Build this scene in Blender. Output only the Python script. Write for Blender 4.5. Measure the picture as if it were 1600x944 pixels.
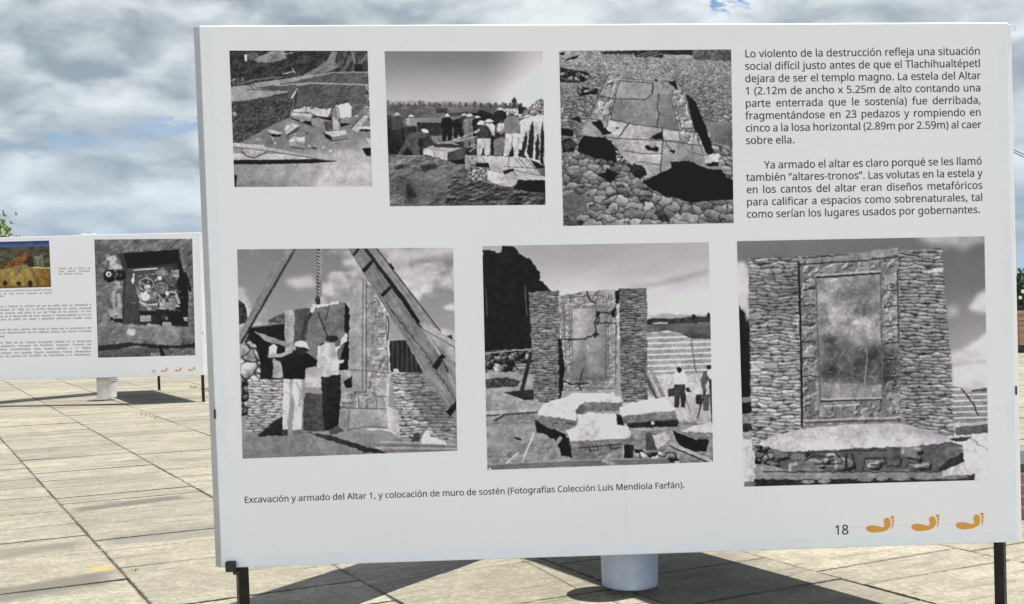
import bpy, bmesh, math, random
import numpy as np
from mathutils import Vector, Matrix, Quaternion

for o in list(bpy.data.objects):
    bpy.data.objects.remove(o)
S = bpy.context.scene
COL = S.collection

# ---------------------------------------------------------------- camera
ROLL, PITCH, EYE = 0.0195, 0.0033, 1.30
cam = bpy.data.cameras.new('camera')
cam.sensor_width = 36.0
cam.lens = 36.0 * 1820 / 1600
cam.clip_start = 0.05
cam.clip_end = 20000
camo = bpy.data.objects.new('camera', cam)
COL.objects.link(camo)
fw = Vector((0, math.cos(PITCH), math.sin(PITCH)))
r0 = Vector((1, 0, 0)); u0 = r0.cross(fw)
rt = r0 * math.cos(ROLL) - u0 * math.sin(ROLL)
up = u0 * math.cos(ROLL) + r0 * math.sin(ROLL)
camo.matrix_world = Matrix(((rt.x, up.x, -fw.x, 0), (rt.y, up.y, -fw.y, 0), (rt.z, up.z, -fw.z, EYE), (0, 0, 0, 1)))
S.camera = camo

# ---------------------------------------------------------------- light
SUN = Vector((0.37, 0.12, 1.0)).normalized()
sun = bpy.data.lights.new('sun', 'SUN')
sun.energy = 5.0
sun.angle = math.radians(0.55)
sun.color = (1.0, 0.945, 0.85)
suno = bpy.data.objects.new('sun', sun)
COL.objects.link(suno)
suno.rotation_euler = SUN.to_track_quat('Z', 'Y').to_euler()
suno.location = (6, 4, 18)

S.view_settings.view_transform = 'Standard'
S.view_settings.look = 'None'
S.view_settings.gamma = 1
S.view_settings.exposure = 0.42
S.view_settings.use_curve_mapping = False
S.render.engine = 'CYCLES'
S.cycles.max_bounces = 8
S.cycles.diffuse_bounces = 5
S.cycles.use_denoising = True

class NT:
    """small helper for writing node trees"""
    def __init__(self, nt): self.nt = nt; self.L = nt.links
    def n(self, t, **kw):
        nd = self.nt.nodes.new(t)
        for k, v in kw.items(): setattr(nd, k, v)
        return nd
    def put(self, sock, v):
        if isinstance(v, bpy.types.NodeSocket): self.L.new(v, sock)
        elif v is not None: sock.default_value = v
    def math(self, op, a, b=None, c=None, clamp=False):
        nd = self.n('ShaderNodeMath', operation=op, use_clamp=clamp)
        self.put(nd.inputs[0], a); self.put(nd.inputs[1], b); self.put(nd.inputs[2], c)
        return nd.outputs[0]
    def vmath(self, op, a, b=None, out=0):
        nd = self.n('ShaderNodeVectorMath', operation=op)
        self.put(nd.inputs[0], a); self.put(nd.inputs[1], b)
        return nd.outputs[out]
    def ramp(self, x, a, b, lo=0.0, hi=1.0):
        nd = self.n('ShaderNodeMapRange', interpolation_type='SMOOTHSTEP')
        self.put(nd.inputs[0], x); nd.inputs[1].default_value = a; nd.inputs[2].default_value = b
        nd.inputs[3].default_value = lo; nd.inputs[4].default_value = hi
        return nd.outputs[0]
    def noise(self, v, s, d=4, r=0.55, dist=0.0):
        nd = self.n('ShaderNodeTexNoise')
        self.put(nd.inputs['Vector'], v); nd.inputs['Scale'].default_value = s
        nd.inputs['Detail'].default_value = d; nd.inputs['Roughness'].default_value = r; nd.inputs['Distortion'].default_value = dist
        return nd.outputs[0]
    def mix(self, f, a, b, blend='MIX'):
        nd = self.n('ShaderNodeMix', data_type='RGBA', blend_type=blend)
        self.put(nd.inputs[0], f); self.put(nd.inputs[6], col4(a)); self.put(nd.inputs[7], col4(b))
        return nd.outputs[2]
    def comb(self, x, y, z):
        nd = self.n('ShaderNodeCombineXYZ')
        self.put(nd.inputs[0], x); self.put(nd.inputs[1], y); self.put(nd.inputs[2], z)
        return nd.outputs[0]
    def sep(self, v):
        nd = self.n('ShaderNodeSeparateXYZ'); self.put(nd.inputs[0], v); return nd.outputs
    def bump(self, h, strength=0.3, dist=0.01, normal=None):
        nd = self.n('ShaderNodeBump'); self.put(nd.inputs['Height'], h)
        nd.inputs['Strength'].default_value = strength; nd.inputs['Distance'].default_value = dist
        if normal is not None: self.put(nd.inputs['Normal'], normal)
        return nd.outputs[0]

def col4(c):
    if isinstance(c, (tuple, list)) and len(c) == 3: return (c[0], c[1], c[2], 1)
    return c

# ---------------------------------------------------------------- sky
GAPS = [(-0.41, 0.144, 0.05, 0.006, .5), (-0.285, 0.164, 0.05, 0.007, .55), (-0.33, 0.152, 0.06, 0.014, .4), (0.176, 0.262, 0.010, 0.02, 1.4), (0.205, 0.262, 0.012, 0.012, 1.1)]
W = bpy.data.worlds.new('World')
S.world = W
W.use_nodes = True
W.node_tree.nodes.clear()
w = NT(W.node_tree)
sky = w.n('ShaderNodeTexSky', sky_type='NISHITA', sun_disc=False)
sky.sun_elevation = math.asin(SUN.z)
sky.sun_rotation = math.atan2(SUN.x, SUN.y)
sky.altitude = 2100
SKYK = 0.1
geo = w.n('ShaderNodeTexCoord').outputs['Generated']
x, y, z = w.sep(geo)
zc = w.math('MAXIMUM', z, 0.0)
vec = w.comb(x, y, w.math('MULTIPLY', w.math('POWER', zc, 0.9), 1.9))
big = w.noise(vec, 4.2, 7, 0.6, 0.1)
off = w.vmath('ADD', vec, (0.0, 0.0, 0.06))
big2 = w.noise(off, 4.2, 7, 0.6, 0.1)
broad = w.noise(w.vmath('ADD', vec, (3.1, 1.7, 0.4)), 3.2, 4, 0.5, 0.3)
wisp = w.noise(w.vmath('ADD', vec, (7.1, 0.7, 2.4)), 13.0, 7, 0.62, 0.1)
# blue gaps seen between the clouds
ysafe = w.math('MAXIMUM', y, 0.05)
tx = w.math('DIVIDE', x, ysafe); tz = w.math('DIVIDE', z, ysafe)
tx = w.math('ADD', tx, w.math('MULTIPLY', w.math('SUBTRACT', wisp, .5), .22))
tz = w.math('ADD', tz, w.math('MULTIPLY', w.math('SUBTRACT', w.noise(vec, 17.0, 6, .62), .5), .085))
def blob(a, b, wa, wb):
    p = w.math('POWER', w.math('ABSOLUTE', w.math('DIVIDE', w.math('SUBTRACT', tx, a), wa)), 2.0)
    q = w.math('POWER', w.math('ABSOLUTE', w.math('DIVIDE', w.math('SUBTRACT', tz, b), wb)), 2.0)
    return w.math('POWER', 2.718, w.math('MULTIPLY', w.math('ADD', p, q), -1.0))
gap = None
for a, b, wa, wb, k in GAPS:
    g = w.math('MULTIPLY', blob(a, b, wa, wb), k)
    gap = g if gap is None else w.math('ADD', gap, g)
cover = w.math('ADD', w.math('MULTIPLY', big, .6), 0.42)
cover = w.math('ADD', cover, w.math('MULTIPLY', w.math('SUBTRACT', wisp, .5), .25))
cover = w.math('SUBTRACT', cover, w.math('MULTIPLY', gap, 0.30))
cover = w.math('SUBTRACT', cover, w.ramp(z, 0.36, 0.66, 0.0, 0.26))
mask = w.ramp(cover, 0.40, 0.66)
lit = w.math('ADD', w.math('MULTIPLY', w.math('SUBTRACT', big, big2), 2.6), 0.5)
lit = w.math('ADD', lit, w.math('MULTIPLY', w.math('SUBTRACT', broad, 0.5), 2.2))
warp = w.n('ShaderNodeTexNoise'); w.put(warp.inputs['Vector'], vec); warp.inputs['Scale'].default_value = 9.0; warp.inputs['Detail'].default_value = 6
wv = w.vmath('ADD', vec, w.vmath('MULTIPLY', w.vmath('SUBTRACT', warp.outputs['Color'], (.5, .5, .5)), (.15, .15, .15)))
vo = w.n('ShaderNodeTexVoronoi', feature='F1'); w.put(vo.inputs['Vector'], wv); vo.inputs['Scale'].default_value = 8.5
vo.inputs['Detail'].default_value = 2.0; vo.inputs['Roughness'].default_value = .5
vo2 = w.n('ShaderNodeTexVoronoi', feature='F1'); w.put(vo2.inputs['Vector'], w.vmath('ADD', wv, (0.0, 0.0, 0.035))); vo2.inputs['Scale'].default_value = 8.5
vo2.inputs['Detail'].default_value = 1.0; vo2.inputs['Roughness'].default_value = .5
lit = w.math('ADD', lit, w.math('MULTIPLY', w.math('SUBTRACT', vo2.outputs['Distance'], vo.outputs['Distance']), 2.8))
lit = w.math('ADD', lit, w.math('MULTIPLY', w.math('SUBTRACT', 0.42, vo.outputs['Distance']), 1.1))
lit = w.math('ADD', lit, w.math('MULTIPLY', w.math('SUBTRACT', wisp, 0.5), 0.5))
lit = w.math('ADD', lit, w.math('MULTIPLY', blob(.15, .28, .4, .05), .35))
lit = w.ramp(lit, -2.3, 1.75)
lit = w.math('ADD', lit, w.math('MULTIPLY', w.math('SUBTRACT', w.noise(vec, 21.0, 7, .66, .1), .5), .8), clamp=True)
k = 1.0 / SKYK
cl = w.mix(lit, (0.235 * k, 0.275 * k, 0.305 * k), (0.65 * k, 0.685 * k, 0.692 * k))
high = w.ramp(z, 0.45, 0.8, 1.0, 0.5)  # overhead sky darkened to deepen the shadows on the ground
skyc = w.mix(0.55, sky.outputs[0], (0.17 * k, 0.28 * k, 0.50 * k))
low = w.ramp(z, .22, .55, 1.0, 0.0)
back = w.math('MULTIPLY', w.math('MULTIPLY_ADD', w.math('MULTIPLY', w.ramp(y, -.6, .15, 1.0, 0.0), low), 1.75, 1.0), high)  # unseen clouds behind the camera brightened to fill the shaded board
skyc = w.mix(1.0, skyc, w.comb(high, high, high), 'MULTIPLY')
cl = w.mix(1.0, cl, w.comb(back, back, back), 'MULTIPLY')
colr = w.mix(mask, skyc, cl)
bg = w.n('ShaderNodeBackground')
w.put(bg.inputs[0], colr); bg.inputs[1].default_value = SKYK
out = w.n('ShaderNodeOutputWorld'); w.L.new(bg.outputs[0], out.inputs[0])
# ---------------------------------------------------------------- helpers
def tag(o, label=None, cat=None, group=None, kind=None):
    if label: o['label'] = label
    if cat: o['category'] = cat
    if group: o['group'] = group
    if kind: o['kind'] = kind
    return o

def thing(name, loc, label, cat, group=None, rotz=0.0):
    o = bpy.data.objects.new(name, None); COL.objects.link(o)
    o.empty_display_size = 0.2
    o.location = loc; o.rotation_euler = (0, 0, rotz)
    o['_inv'] = 0
    del o['_inv']
    return tag(o, label, cat, group)

def root_of(o):
    while o.parent: o = o.parent
    return o

def to_local(parent, V):
    r = root_of(parent)
    M = (Matrix.Translation(r.location) @ r.rotation_euler.to_matrix().to_4x4()).inverted()
    A = np.array(M, dtype=np.float64)
    V = np.asarray(V, dtype=np.float64).reshape(-1, 3)
    return V @ A[:3, :3].T + A[:3, 3]

def mesh_obj(name, V, F, mat, parent=None, smooth=False, label=None):
    """V are world coordinates"""
    V = np.asarray(V, dtype=np.float64).reshape(-1, 3)
    if parent is not None: V = to_local(parent, V)
    me = bpy.data.meshes.new(name)
    me.from_pydata([tuple(v) for v in V], [], [tuple(f) for f in F])
    me.update()
    if mat: me.materials.append(mat)
    if smooth:
        me.polygons.foreach_set('use_smooth', [True] * len(me.polygons))
    o = bpy.data.objects.new(name, me); COL.objects.link(o)
    if parent is not None: o.parent = parent
    if label: o['label'] = label
    return o

def bm_obj(name, bm, mat, parent=None, smooth=False, label=None):
    bmesh.ops.recalc_face_normals(bm, faces=bm.faces[:])
    bm.verts.ensure_lookup_table(); bm.verts.index_update()
    V = [v.co[:] for v in bm.verts]; F = [[v.index for v in f.verts] for f in bm.faces]
    bm.free()
    return mesh_obj(name, V, F, mat, parent, smooth, label)

def hexa(bm, c, bevel=0.0, seg=2):
    """c: 8 corners, first four one face in order, last four the opposite face"""
    vs = [bm.verts.new(Vector(p)) for p in c]
    fs = [bm.faces.new([vs[i] for i in f]) for f in ((0, 1, 2, 3), (7, 6, 5, 4), (0, 4, 5, 1), (1, 5, 6, 2), (2, 6, 7, 3), (3, 7, 4, 0))]
    if bevel:
        es = set(e for f in fs for e in f.edges)
        bmesh.ops.bevel(bm, geom=list(es), offset=bevel, segments=seg, profile=0.5, affect='EDGES')

def beam(bm, a, b, ax, ay, bevel=0.0):
    """box from a to b with half-width vectors ax, ay"""
    a, b, ax, ay = Vector(a), Vector(b), Vector(ax), Vector(ay)
    hexa(bm, [a - ax - ay, a + ax - ay, a + ax + ay, a - ax + ay, b - ax - ay, b + ax - ay, b + ax + ay, b - ax + ay], bevel)

def box(bm, x0, x1, y0, y1, z0, z1, bevel=0.0):
    hexa(bm, [(x0, y0, z0), (x1, y0, z0), (x1, y1, z0), (x0, y1, z0), (x0, y0, z1), (x1, y0, z1), (x1, y1, z1), (x0, y1, z1)], bevel)

def tube(bm, pts, r, n=8, r1=None):
    pts = [Vector(p) for p in pts]
    rings = []
    up_ = Vector((0.13, 0.21, 0.97))
    for i, p in enumerate(pts):
        d = (pts[min(i + 1, len(pts) - 1)] - pts[max(i - 1, 0)]).normalized()
        a = d.cross(up_ if abs(d.dot(up_)) < .98 else Vector((1, 0, 0))).normalized(); b = d.cross(a)
        rr = r if r1 is None else r + (r1 - r) * i / max(1, len(pts) - 1)
        rings.append([bm.verts.new(p + (a * math.cos(t) + b * math.sin(t)) * rr) for t in [2 * math.pi * k / n for k in range(n)]])
    for A, B in zip(rings[:-1], rings[1:]):
        for k in range(n): bm.faces.new((A[k], A[(k + 1) % n], B[(k + 1) % n], B[k]))
    bm.faces.new(rings[0][::-1]); bm.faces.new(rings[-1])

def lathe(bm, prof, n=48, c=(0, 0, 0)):
    rings = []
    for r, z in prof:
        rings.append([bm.verts.new((c[0] + r * math.cos(2 * math.pi * k / n), c[1] + r * math.sin(2 * math.pi * k / n), c[2] + z)) for k in range(n)])
    for A, B in zip(rings[:-1], rings[1:]):
        for k in range(n): bm.faces.new((A[k], A[(k + 1) % n], B[(k + 1) % n], B[k]))
    return rings

MATS = {}
def material(name, base, rough=0.6, metal=0.0, build=None):
    if name in MATS: return MATS[name]
    m = bpy.data.materials.new(name); m.use_nodes = True
    m.node_tree.nodes.clear()
    t = NT(m.node_tree)
    b = t.n('ShaderNodeBsdfPrincipled'); o = t.n('ShaderNodeOutputMaterial')
    t.L.new(b.outputs[0], o.inputs[0])
    b.inputs['Base Color'].default_value = (*base, 1); b.inputs['Roughness'].default_value = rough; b.inputs['Metallic'].default_value = metal
    if build: build(t, b)
    MATS[name] = m
    return m

def pos(t): return t.n('ShaderNodeTexCoord').outputs['Object']
def wpos(t): return t.n('ShaderNodeNewGeometry').outputs['Position']

def _mottle(a, b, scale, bump=0.0, bs=60, rough=None):
    def f(t, p):
        v = pos(t)
        n = t.noise(v, scale, 6, 0.6)
        t.put(p.inputs['Base Color'], t.mix(t.ramp(n, .3, .7), a, b))
        if bump: t.put(p.inputs['Normal'], t.bump(t.noise(v, bs, 5, .6), bump, .004))
        if rough: t.put(p.inputs['Roughness'], t.ramp(n, .3, .7, rough[0], rough[1]))
    return f
# ---------------------------------------------------------------- paving of the plaza
# strips run along DV; NV runs across them
NV = np.array([0.8825, 0.4703]); DV = np.array([0.4703, -0.8825])

def ground_mat(t, p):
    v = wpos(t)
    x, y, z = t.sep(v)
    nn = t.math('ADD', t.math('MULTIPLY', x, float(NV[0])), t.math('MULTIPLY', y, float(NV[1])))
    ss = t.math('ADD', t.math('MULTIPLY', x, float(DV[0])), t.math('MULTIPLY', y, float(DV[1])))
    ns = t.comb(nn, ss, 0.0)
    tone = t.n('ShaderNodeAttribute', attribute_name='slab_tone').outputs['Fac']
    edge = t.n('ShaderNodeAttribute', attribute_name='edge').outputs['Fac']
    fine = t.noise(v, 210, 3, .7)
    grit = t.noise(v, 70, 4, .65)
    mid = t.noise(ns, 5.5, 6, .62)
    wide = t.noise(ns, 1.1, 4, .55)
    # weather streaks lying across the strips
    st = t.noise(t.vmath('MULTIPLY', ns, (1.1, 8.0, 1.0)), 1.6, 5, .6, .4)
    c = t.mix(t.ramp(t.math('ADD', t.math('MULTIPLY', mid, .6), t.math('MULTIPLY', wide, .4)), .36, .62), (.295, .272, .215), (.445, .413, .325))
    c = t.mix(t.ramp(st, .51, .68, 0, .8), c, (.205, .194, .162))
    st2 = t.noise(t.vmath('MULTIPLY', ns, (2.2, 26.0, 1.0)), 1.5, 5, .65, .6)
    c = t.mix(t.ramp(st2, .57, .70, 0, .7), c, (.2, .19, .155))
    c = t.mix(t.math('MULTIPLY', t.ramp(st, .22, .4, 1, 0), .45), c, (.56, .52, .41))
    tn = t.math('MULTIPLY_ADD', tone, .46, .77)
    c = t.mix(1.0, c, t.comb(tn, tn, t.math('MULTIPLY_ADD', tone, .42, .78)), 'MULTIPLY')
    coarse = t.noise(v, 30, 5, .75)
    c = t.mix(t.ramp(coarse, .38, .60, .5, 0), c, (.2, .185, .145))
    c = t.mix(t.ramp(coarse, .54, .70, 0, .42), c, (.62, .58, .46))
    blot = t.noise(t.vmath('MULTIPLY', ns, (1.0, 1.7, 1.0)), 13, 6, .75, .3)
    c = t.mix(t.ramp(blot, .52, .66, 0, .6), c, (.215, .2, .165))
    # aggregate specks and pits
    c = t.mix(t.ramp(grit, .56, .68, 0, .6), c, (.2, .185, .15))
    c = t.mix(t.ramp(fine, .58, .70, 0, .5), c, (.68, .65, .56))
    c = t.mix(t.ramp(t.noise(v, 130, 2, .5), .30, .38, .5, 0), c, (.17, .16, .135))
    # long grey stains and an old splash of ochre paint
    wob = t.math('MULTIPLY', t.math('SUBTRACT', t.noise(ns, 7, 5, .65), .5), .3)
    wob2 = t.math('MULTIPLY', t.math('SUBTRACT', t.noise(v, 26, 4, .7), .5), .16)
    wo = t.math('ADD', wob, wob2)
    for n0, n1, s0, s1, hw, k, colr in STAINS:
        m = (s1 - s0) / (n1 - n0)
        ctr = t.math('MULTIPLY_ADD', nn, m, s0 - m * n0)
        d = t.math('ABSOLUTE', t.math('SUBTRACT', ss, ctr))
        d = t.math('SUBTRACT', t.math('DIVIDE', d, hw), 1.0)
        e = t.math('DIVIDE', t.math('SUBTRACT', t.math('ABSOLUTE', t.math('SUBTRACT', nn, (n0 + n1) / 2)), (n1 - n0) / 2), .14)
        q = t.math('MAXIMUM', d, e)
        q = t.math('ADD', q, t.math('MULTIPLY', wo, 3.2))
        c = t.mix(t.ramp(q, -.5, .35, min(1, k * 1.15), 0), c, colr)
    pit = t.noise(t.vmath('MULTIPLY', ns, (1.0, 2.6, 1.0)), 9, 3, .5)
    c = t.mix(t.ramp(pit, .67, .73, 0, .85), c, (.12, .11, .09))
    # broken dirty edges along the joints
    ew = t.math('MULTIPLY_ADD', t.noise(v, 22, 5, .7), .05, -.0205)
    em = t.ramp(t.math('SUBTRACT', edge, ew), 0.0, .006, 1, 0)
    c = t.mix(t.math('MULTIPLY', em, t.ramp(t.noise(ns, 1.9, 3, .6), .35, .6, .5, .96)), c, (.075, .068, .055))
    t.put(p.inputs['Base Color'], c)
    h = t.math('ADD', t.math('MULTIPLY', grit, .6), t.math('ADD', t.math('MULTIPLY', fine, .4), t.math('MULTIPLY', em, -1.0)))
    t.put(p.inputs['Normal'], t.bump(t.math('ADD', h, t.math('MULTIPLY', coarse, 1.6)), .6, .006))

STAINS = [  # n from, n to, s from, s to, half width, strength, colour
    (1.06, 1.80, -8.23, -8.36, .10, .75, (.135, .128, .11)),
    (-.9, .93, -5.65, -6.02, .16, .7, (.145, .138, .118)),
    (-.6, .92, -6.80, -6.98, .13, .55, (.17, .158, .13)),
    (1.05, 1.95, -6.98, -6.98, .16, .5, (.18, .18, .165)),
    (2.02, 2.7, -7.9, -8.0, .12, .4, (.17, .162, .135)),
    (1.1, 1.9, -9.6, -9.6, .2, .35, (.2, .19, .155)),
    (2.1, 2.85, -10.4, -10.4, .16, .4, (.18, .17, .14)),
    (1.02, 1.6, -11.3, -11.35, .2, .4, (.2, .19, .16)),
    (3.2, 3.8, -4.6, -4.7, .2, .35, (.2, .19, .16)),
    (.86, .975, -6.22, -6.24, .05, .85, (.62, .36, .11)),
]
M_GROUND = material('worn_concrete_paving', (.45, .41, .32), .92, 0, ground_mat)
M_JOINT = material('dark_joint_dirt', (.07, .062, .05), .95, 0, _mottle((.06, .052, .042), (.15, .135, .105), 9, .4))
M_EARTH = material('dry_grassland', (.2, .19, .11), .95, 0, _mottle((.15, .16, .08), (.27, .245, .15), .06))

def build_paving():
    rnd = random.Random(11)
    V = []; F = []; tone = []; edge = []
    w0 = 0.962; n_first = 1.0 - 26 * w0
    known = {0: None}
    for i in range(70):
        na = n_first + i * w0; nb = na + w0
        s = 9.0 + rnd.uniform(0, .4)
        ln = .48
        while s > -62:
            ln = rnd.choice((.3, .36, .42, .47, .5, .58, .66, .9)) * rnd.uniform(.92, 1.08)
            s2 = s - ln
            wide = rnd.random()
            g = (.003 if wide < .35 else .0012 if wide < .85 else .005)
            sk = rnd.uniform(-.012, .012)
            dz = rnd.uniform(-.0022, .0022)
            q = [(na + .0022, s2 + g / 2 + sk), (nb - .0022, s2 + g / 2 - sk), (nb - .0022, s - g / 2), (na + .0022, s - g / 2)]
            ctr = (NV * (na + nb) / 2 + DV * (s + s2) / 2)
            if not (-40 < ctr[0] < 42 and -6 < ctr[1] < 62):
                s = s2; continue
            tv = min(1, max(0, rnd.gauss(.5, .24)))
            b0 = len(V)
            # top is a ring of edge vertices plus an inner quad so that the distance to the joints is known per corner
            cs = [NV * a + DV * b for a, b in q]
            ins = .045
            q2 = [(q[0][0] + ins, q[0][1] + ins), (q[1][0] - ins, q[1][1] + ins), (q[2][0] - ins, q[2][1] - ins), (q[3][0] + ins, q[3][1] - ins)]
            ci = [NV * a + DV * b for a, b in q2]
            tilt = rnd.uniform(-.0012, .0012)
            for k, c in enumerate(cs): V.append((c[0], c[1], dz + tilt * (1 if k in (1, 2) else -1))); edge.append(0.0); tone.append(tv)
            for k, c in enumerate(ci): V.append((c[0], c[1], dz + tilt * (.9 if k in (1, 2) else -.9))); edge.append(ins); tone.append(tv)
            for c in cs: V.append((c[0], c[1], -.03)); edge.append(0.0); tone.append(tv)
            F.append((b0 + 4, b0 + 7, b0 + 6, b0 + 5))
            for k in range(4):
                j = (k + 1) % 4
                F.append((b0 + k, b0 + 4 + k, b0 + 4 + j, b0 + j))
                F.append((b0 + k, b0 + j, b0 + 8 + j, b0 + 8 + k))
            s = s2
    o = mesh_obj('paving', V, F, M_GROUND)
    for nm, arr in (('slab_tone', tone), ('edge', edge)):
        a = o.data.attributes.new(nm, 'FLOAT', 'POINT'); a.data.foreach_set('value', arr)
    # faces up
    bm = bmesh.new(); bm.from_mesh(o.data); bmesh.ops.recalc_face_normals(bm, faces=bm.faces[:]); 
    up_ = [f for f in bm.faces if abs(f.normal.z) > .5 and f.normal.z < 0]
    if up_: bmesh.ops.reverse_faces(bm, faces=up_)
    bm.to_mesh(o.data); bm.free()
    tag(o, kind='structure')
    g = mesh_obj('paving_bed', [(-40, -6, -.012), (42, -6, -.012), (42, 62, -.012), (-40, 62, -.012)], [(0, 1, 2, 3)], M_JOINT)
    tag(g, kind='structure')
    g = mesh_obj('ground', [(-6000, -400, -.045), (6000, -400, -.045), (6000, 7000, -.045), (-6000, 7000, -.045)], [(0, 1, 2, 3)], M_EARTH)
    tag(g, kind='structure')
build_paving()

# far hills
def build_hills():
    rnd = random.Random(5)
    V = []; F = []; N = 160
    for i in range(N + 1):
        a = math.radians(-60 + 120 * i / N)
        h = 118 + 30 * math.sin(i * .17 + 1.0) + 24 * math.sin(i * .43 + .5) + 9 * math.sin(i * 1.3)
        d = 5200
        V += [(d * math.sin(a), d * math.cos(a), -3), (d * 1.06 * math.sin(a), d * 1.06 * math.cos(a), h * .55 + 8 * rnd.random()), (d * 1.12 * math.sin(a), d * 1.12 * math.cos(a), h + 10 * rnd.random()), (d * 1.3 * math.sin(a), d * 1.3 * math.cos(a), -3)]
    for i in range(N):
        for k in range(3): F.append((4 * i + k, 4 * i + 4 + k, 4 * i + 5 + k, 4 * i + 1 + k))
    o = mesh_obj('hills', V, F, material('wooded_hillside', (.06, .09, .06), .95, 0, _mottle((.045, .07, .04), (.1, .12, .08), .01)), smooth=True)
    tag(o, kind='structure')
build_hills()

# thin air between here and the hills
def build_haze():
    bm = bmesh.new(); box(bm, -6800, 6800, -600, 7600, -5, 230)
    m = bpy.data.materials.new('pale_air'); m.use_nodes = True; m.node_tree.nodes.clear()
    v = m.node_tree.nodes.new('ShaderNodeVolumePrincipled'); o_ = m.node_tree.nodes.new('ShaderNodeOutputMaterial')
    v.inputs['Color'].default_value = (.55, .75, 1.0, 1); v.inputs['Density'].default_value = HAZE
    m.node_tree.links.new(v.outputs[0], o_.inputs['Volume'])
    tag(bm_obj('haze', bm, m), kind='stuff')
HAZE = 0.00015
build_haze()

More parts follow.
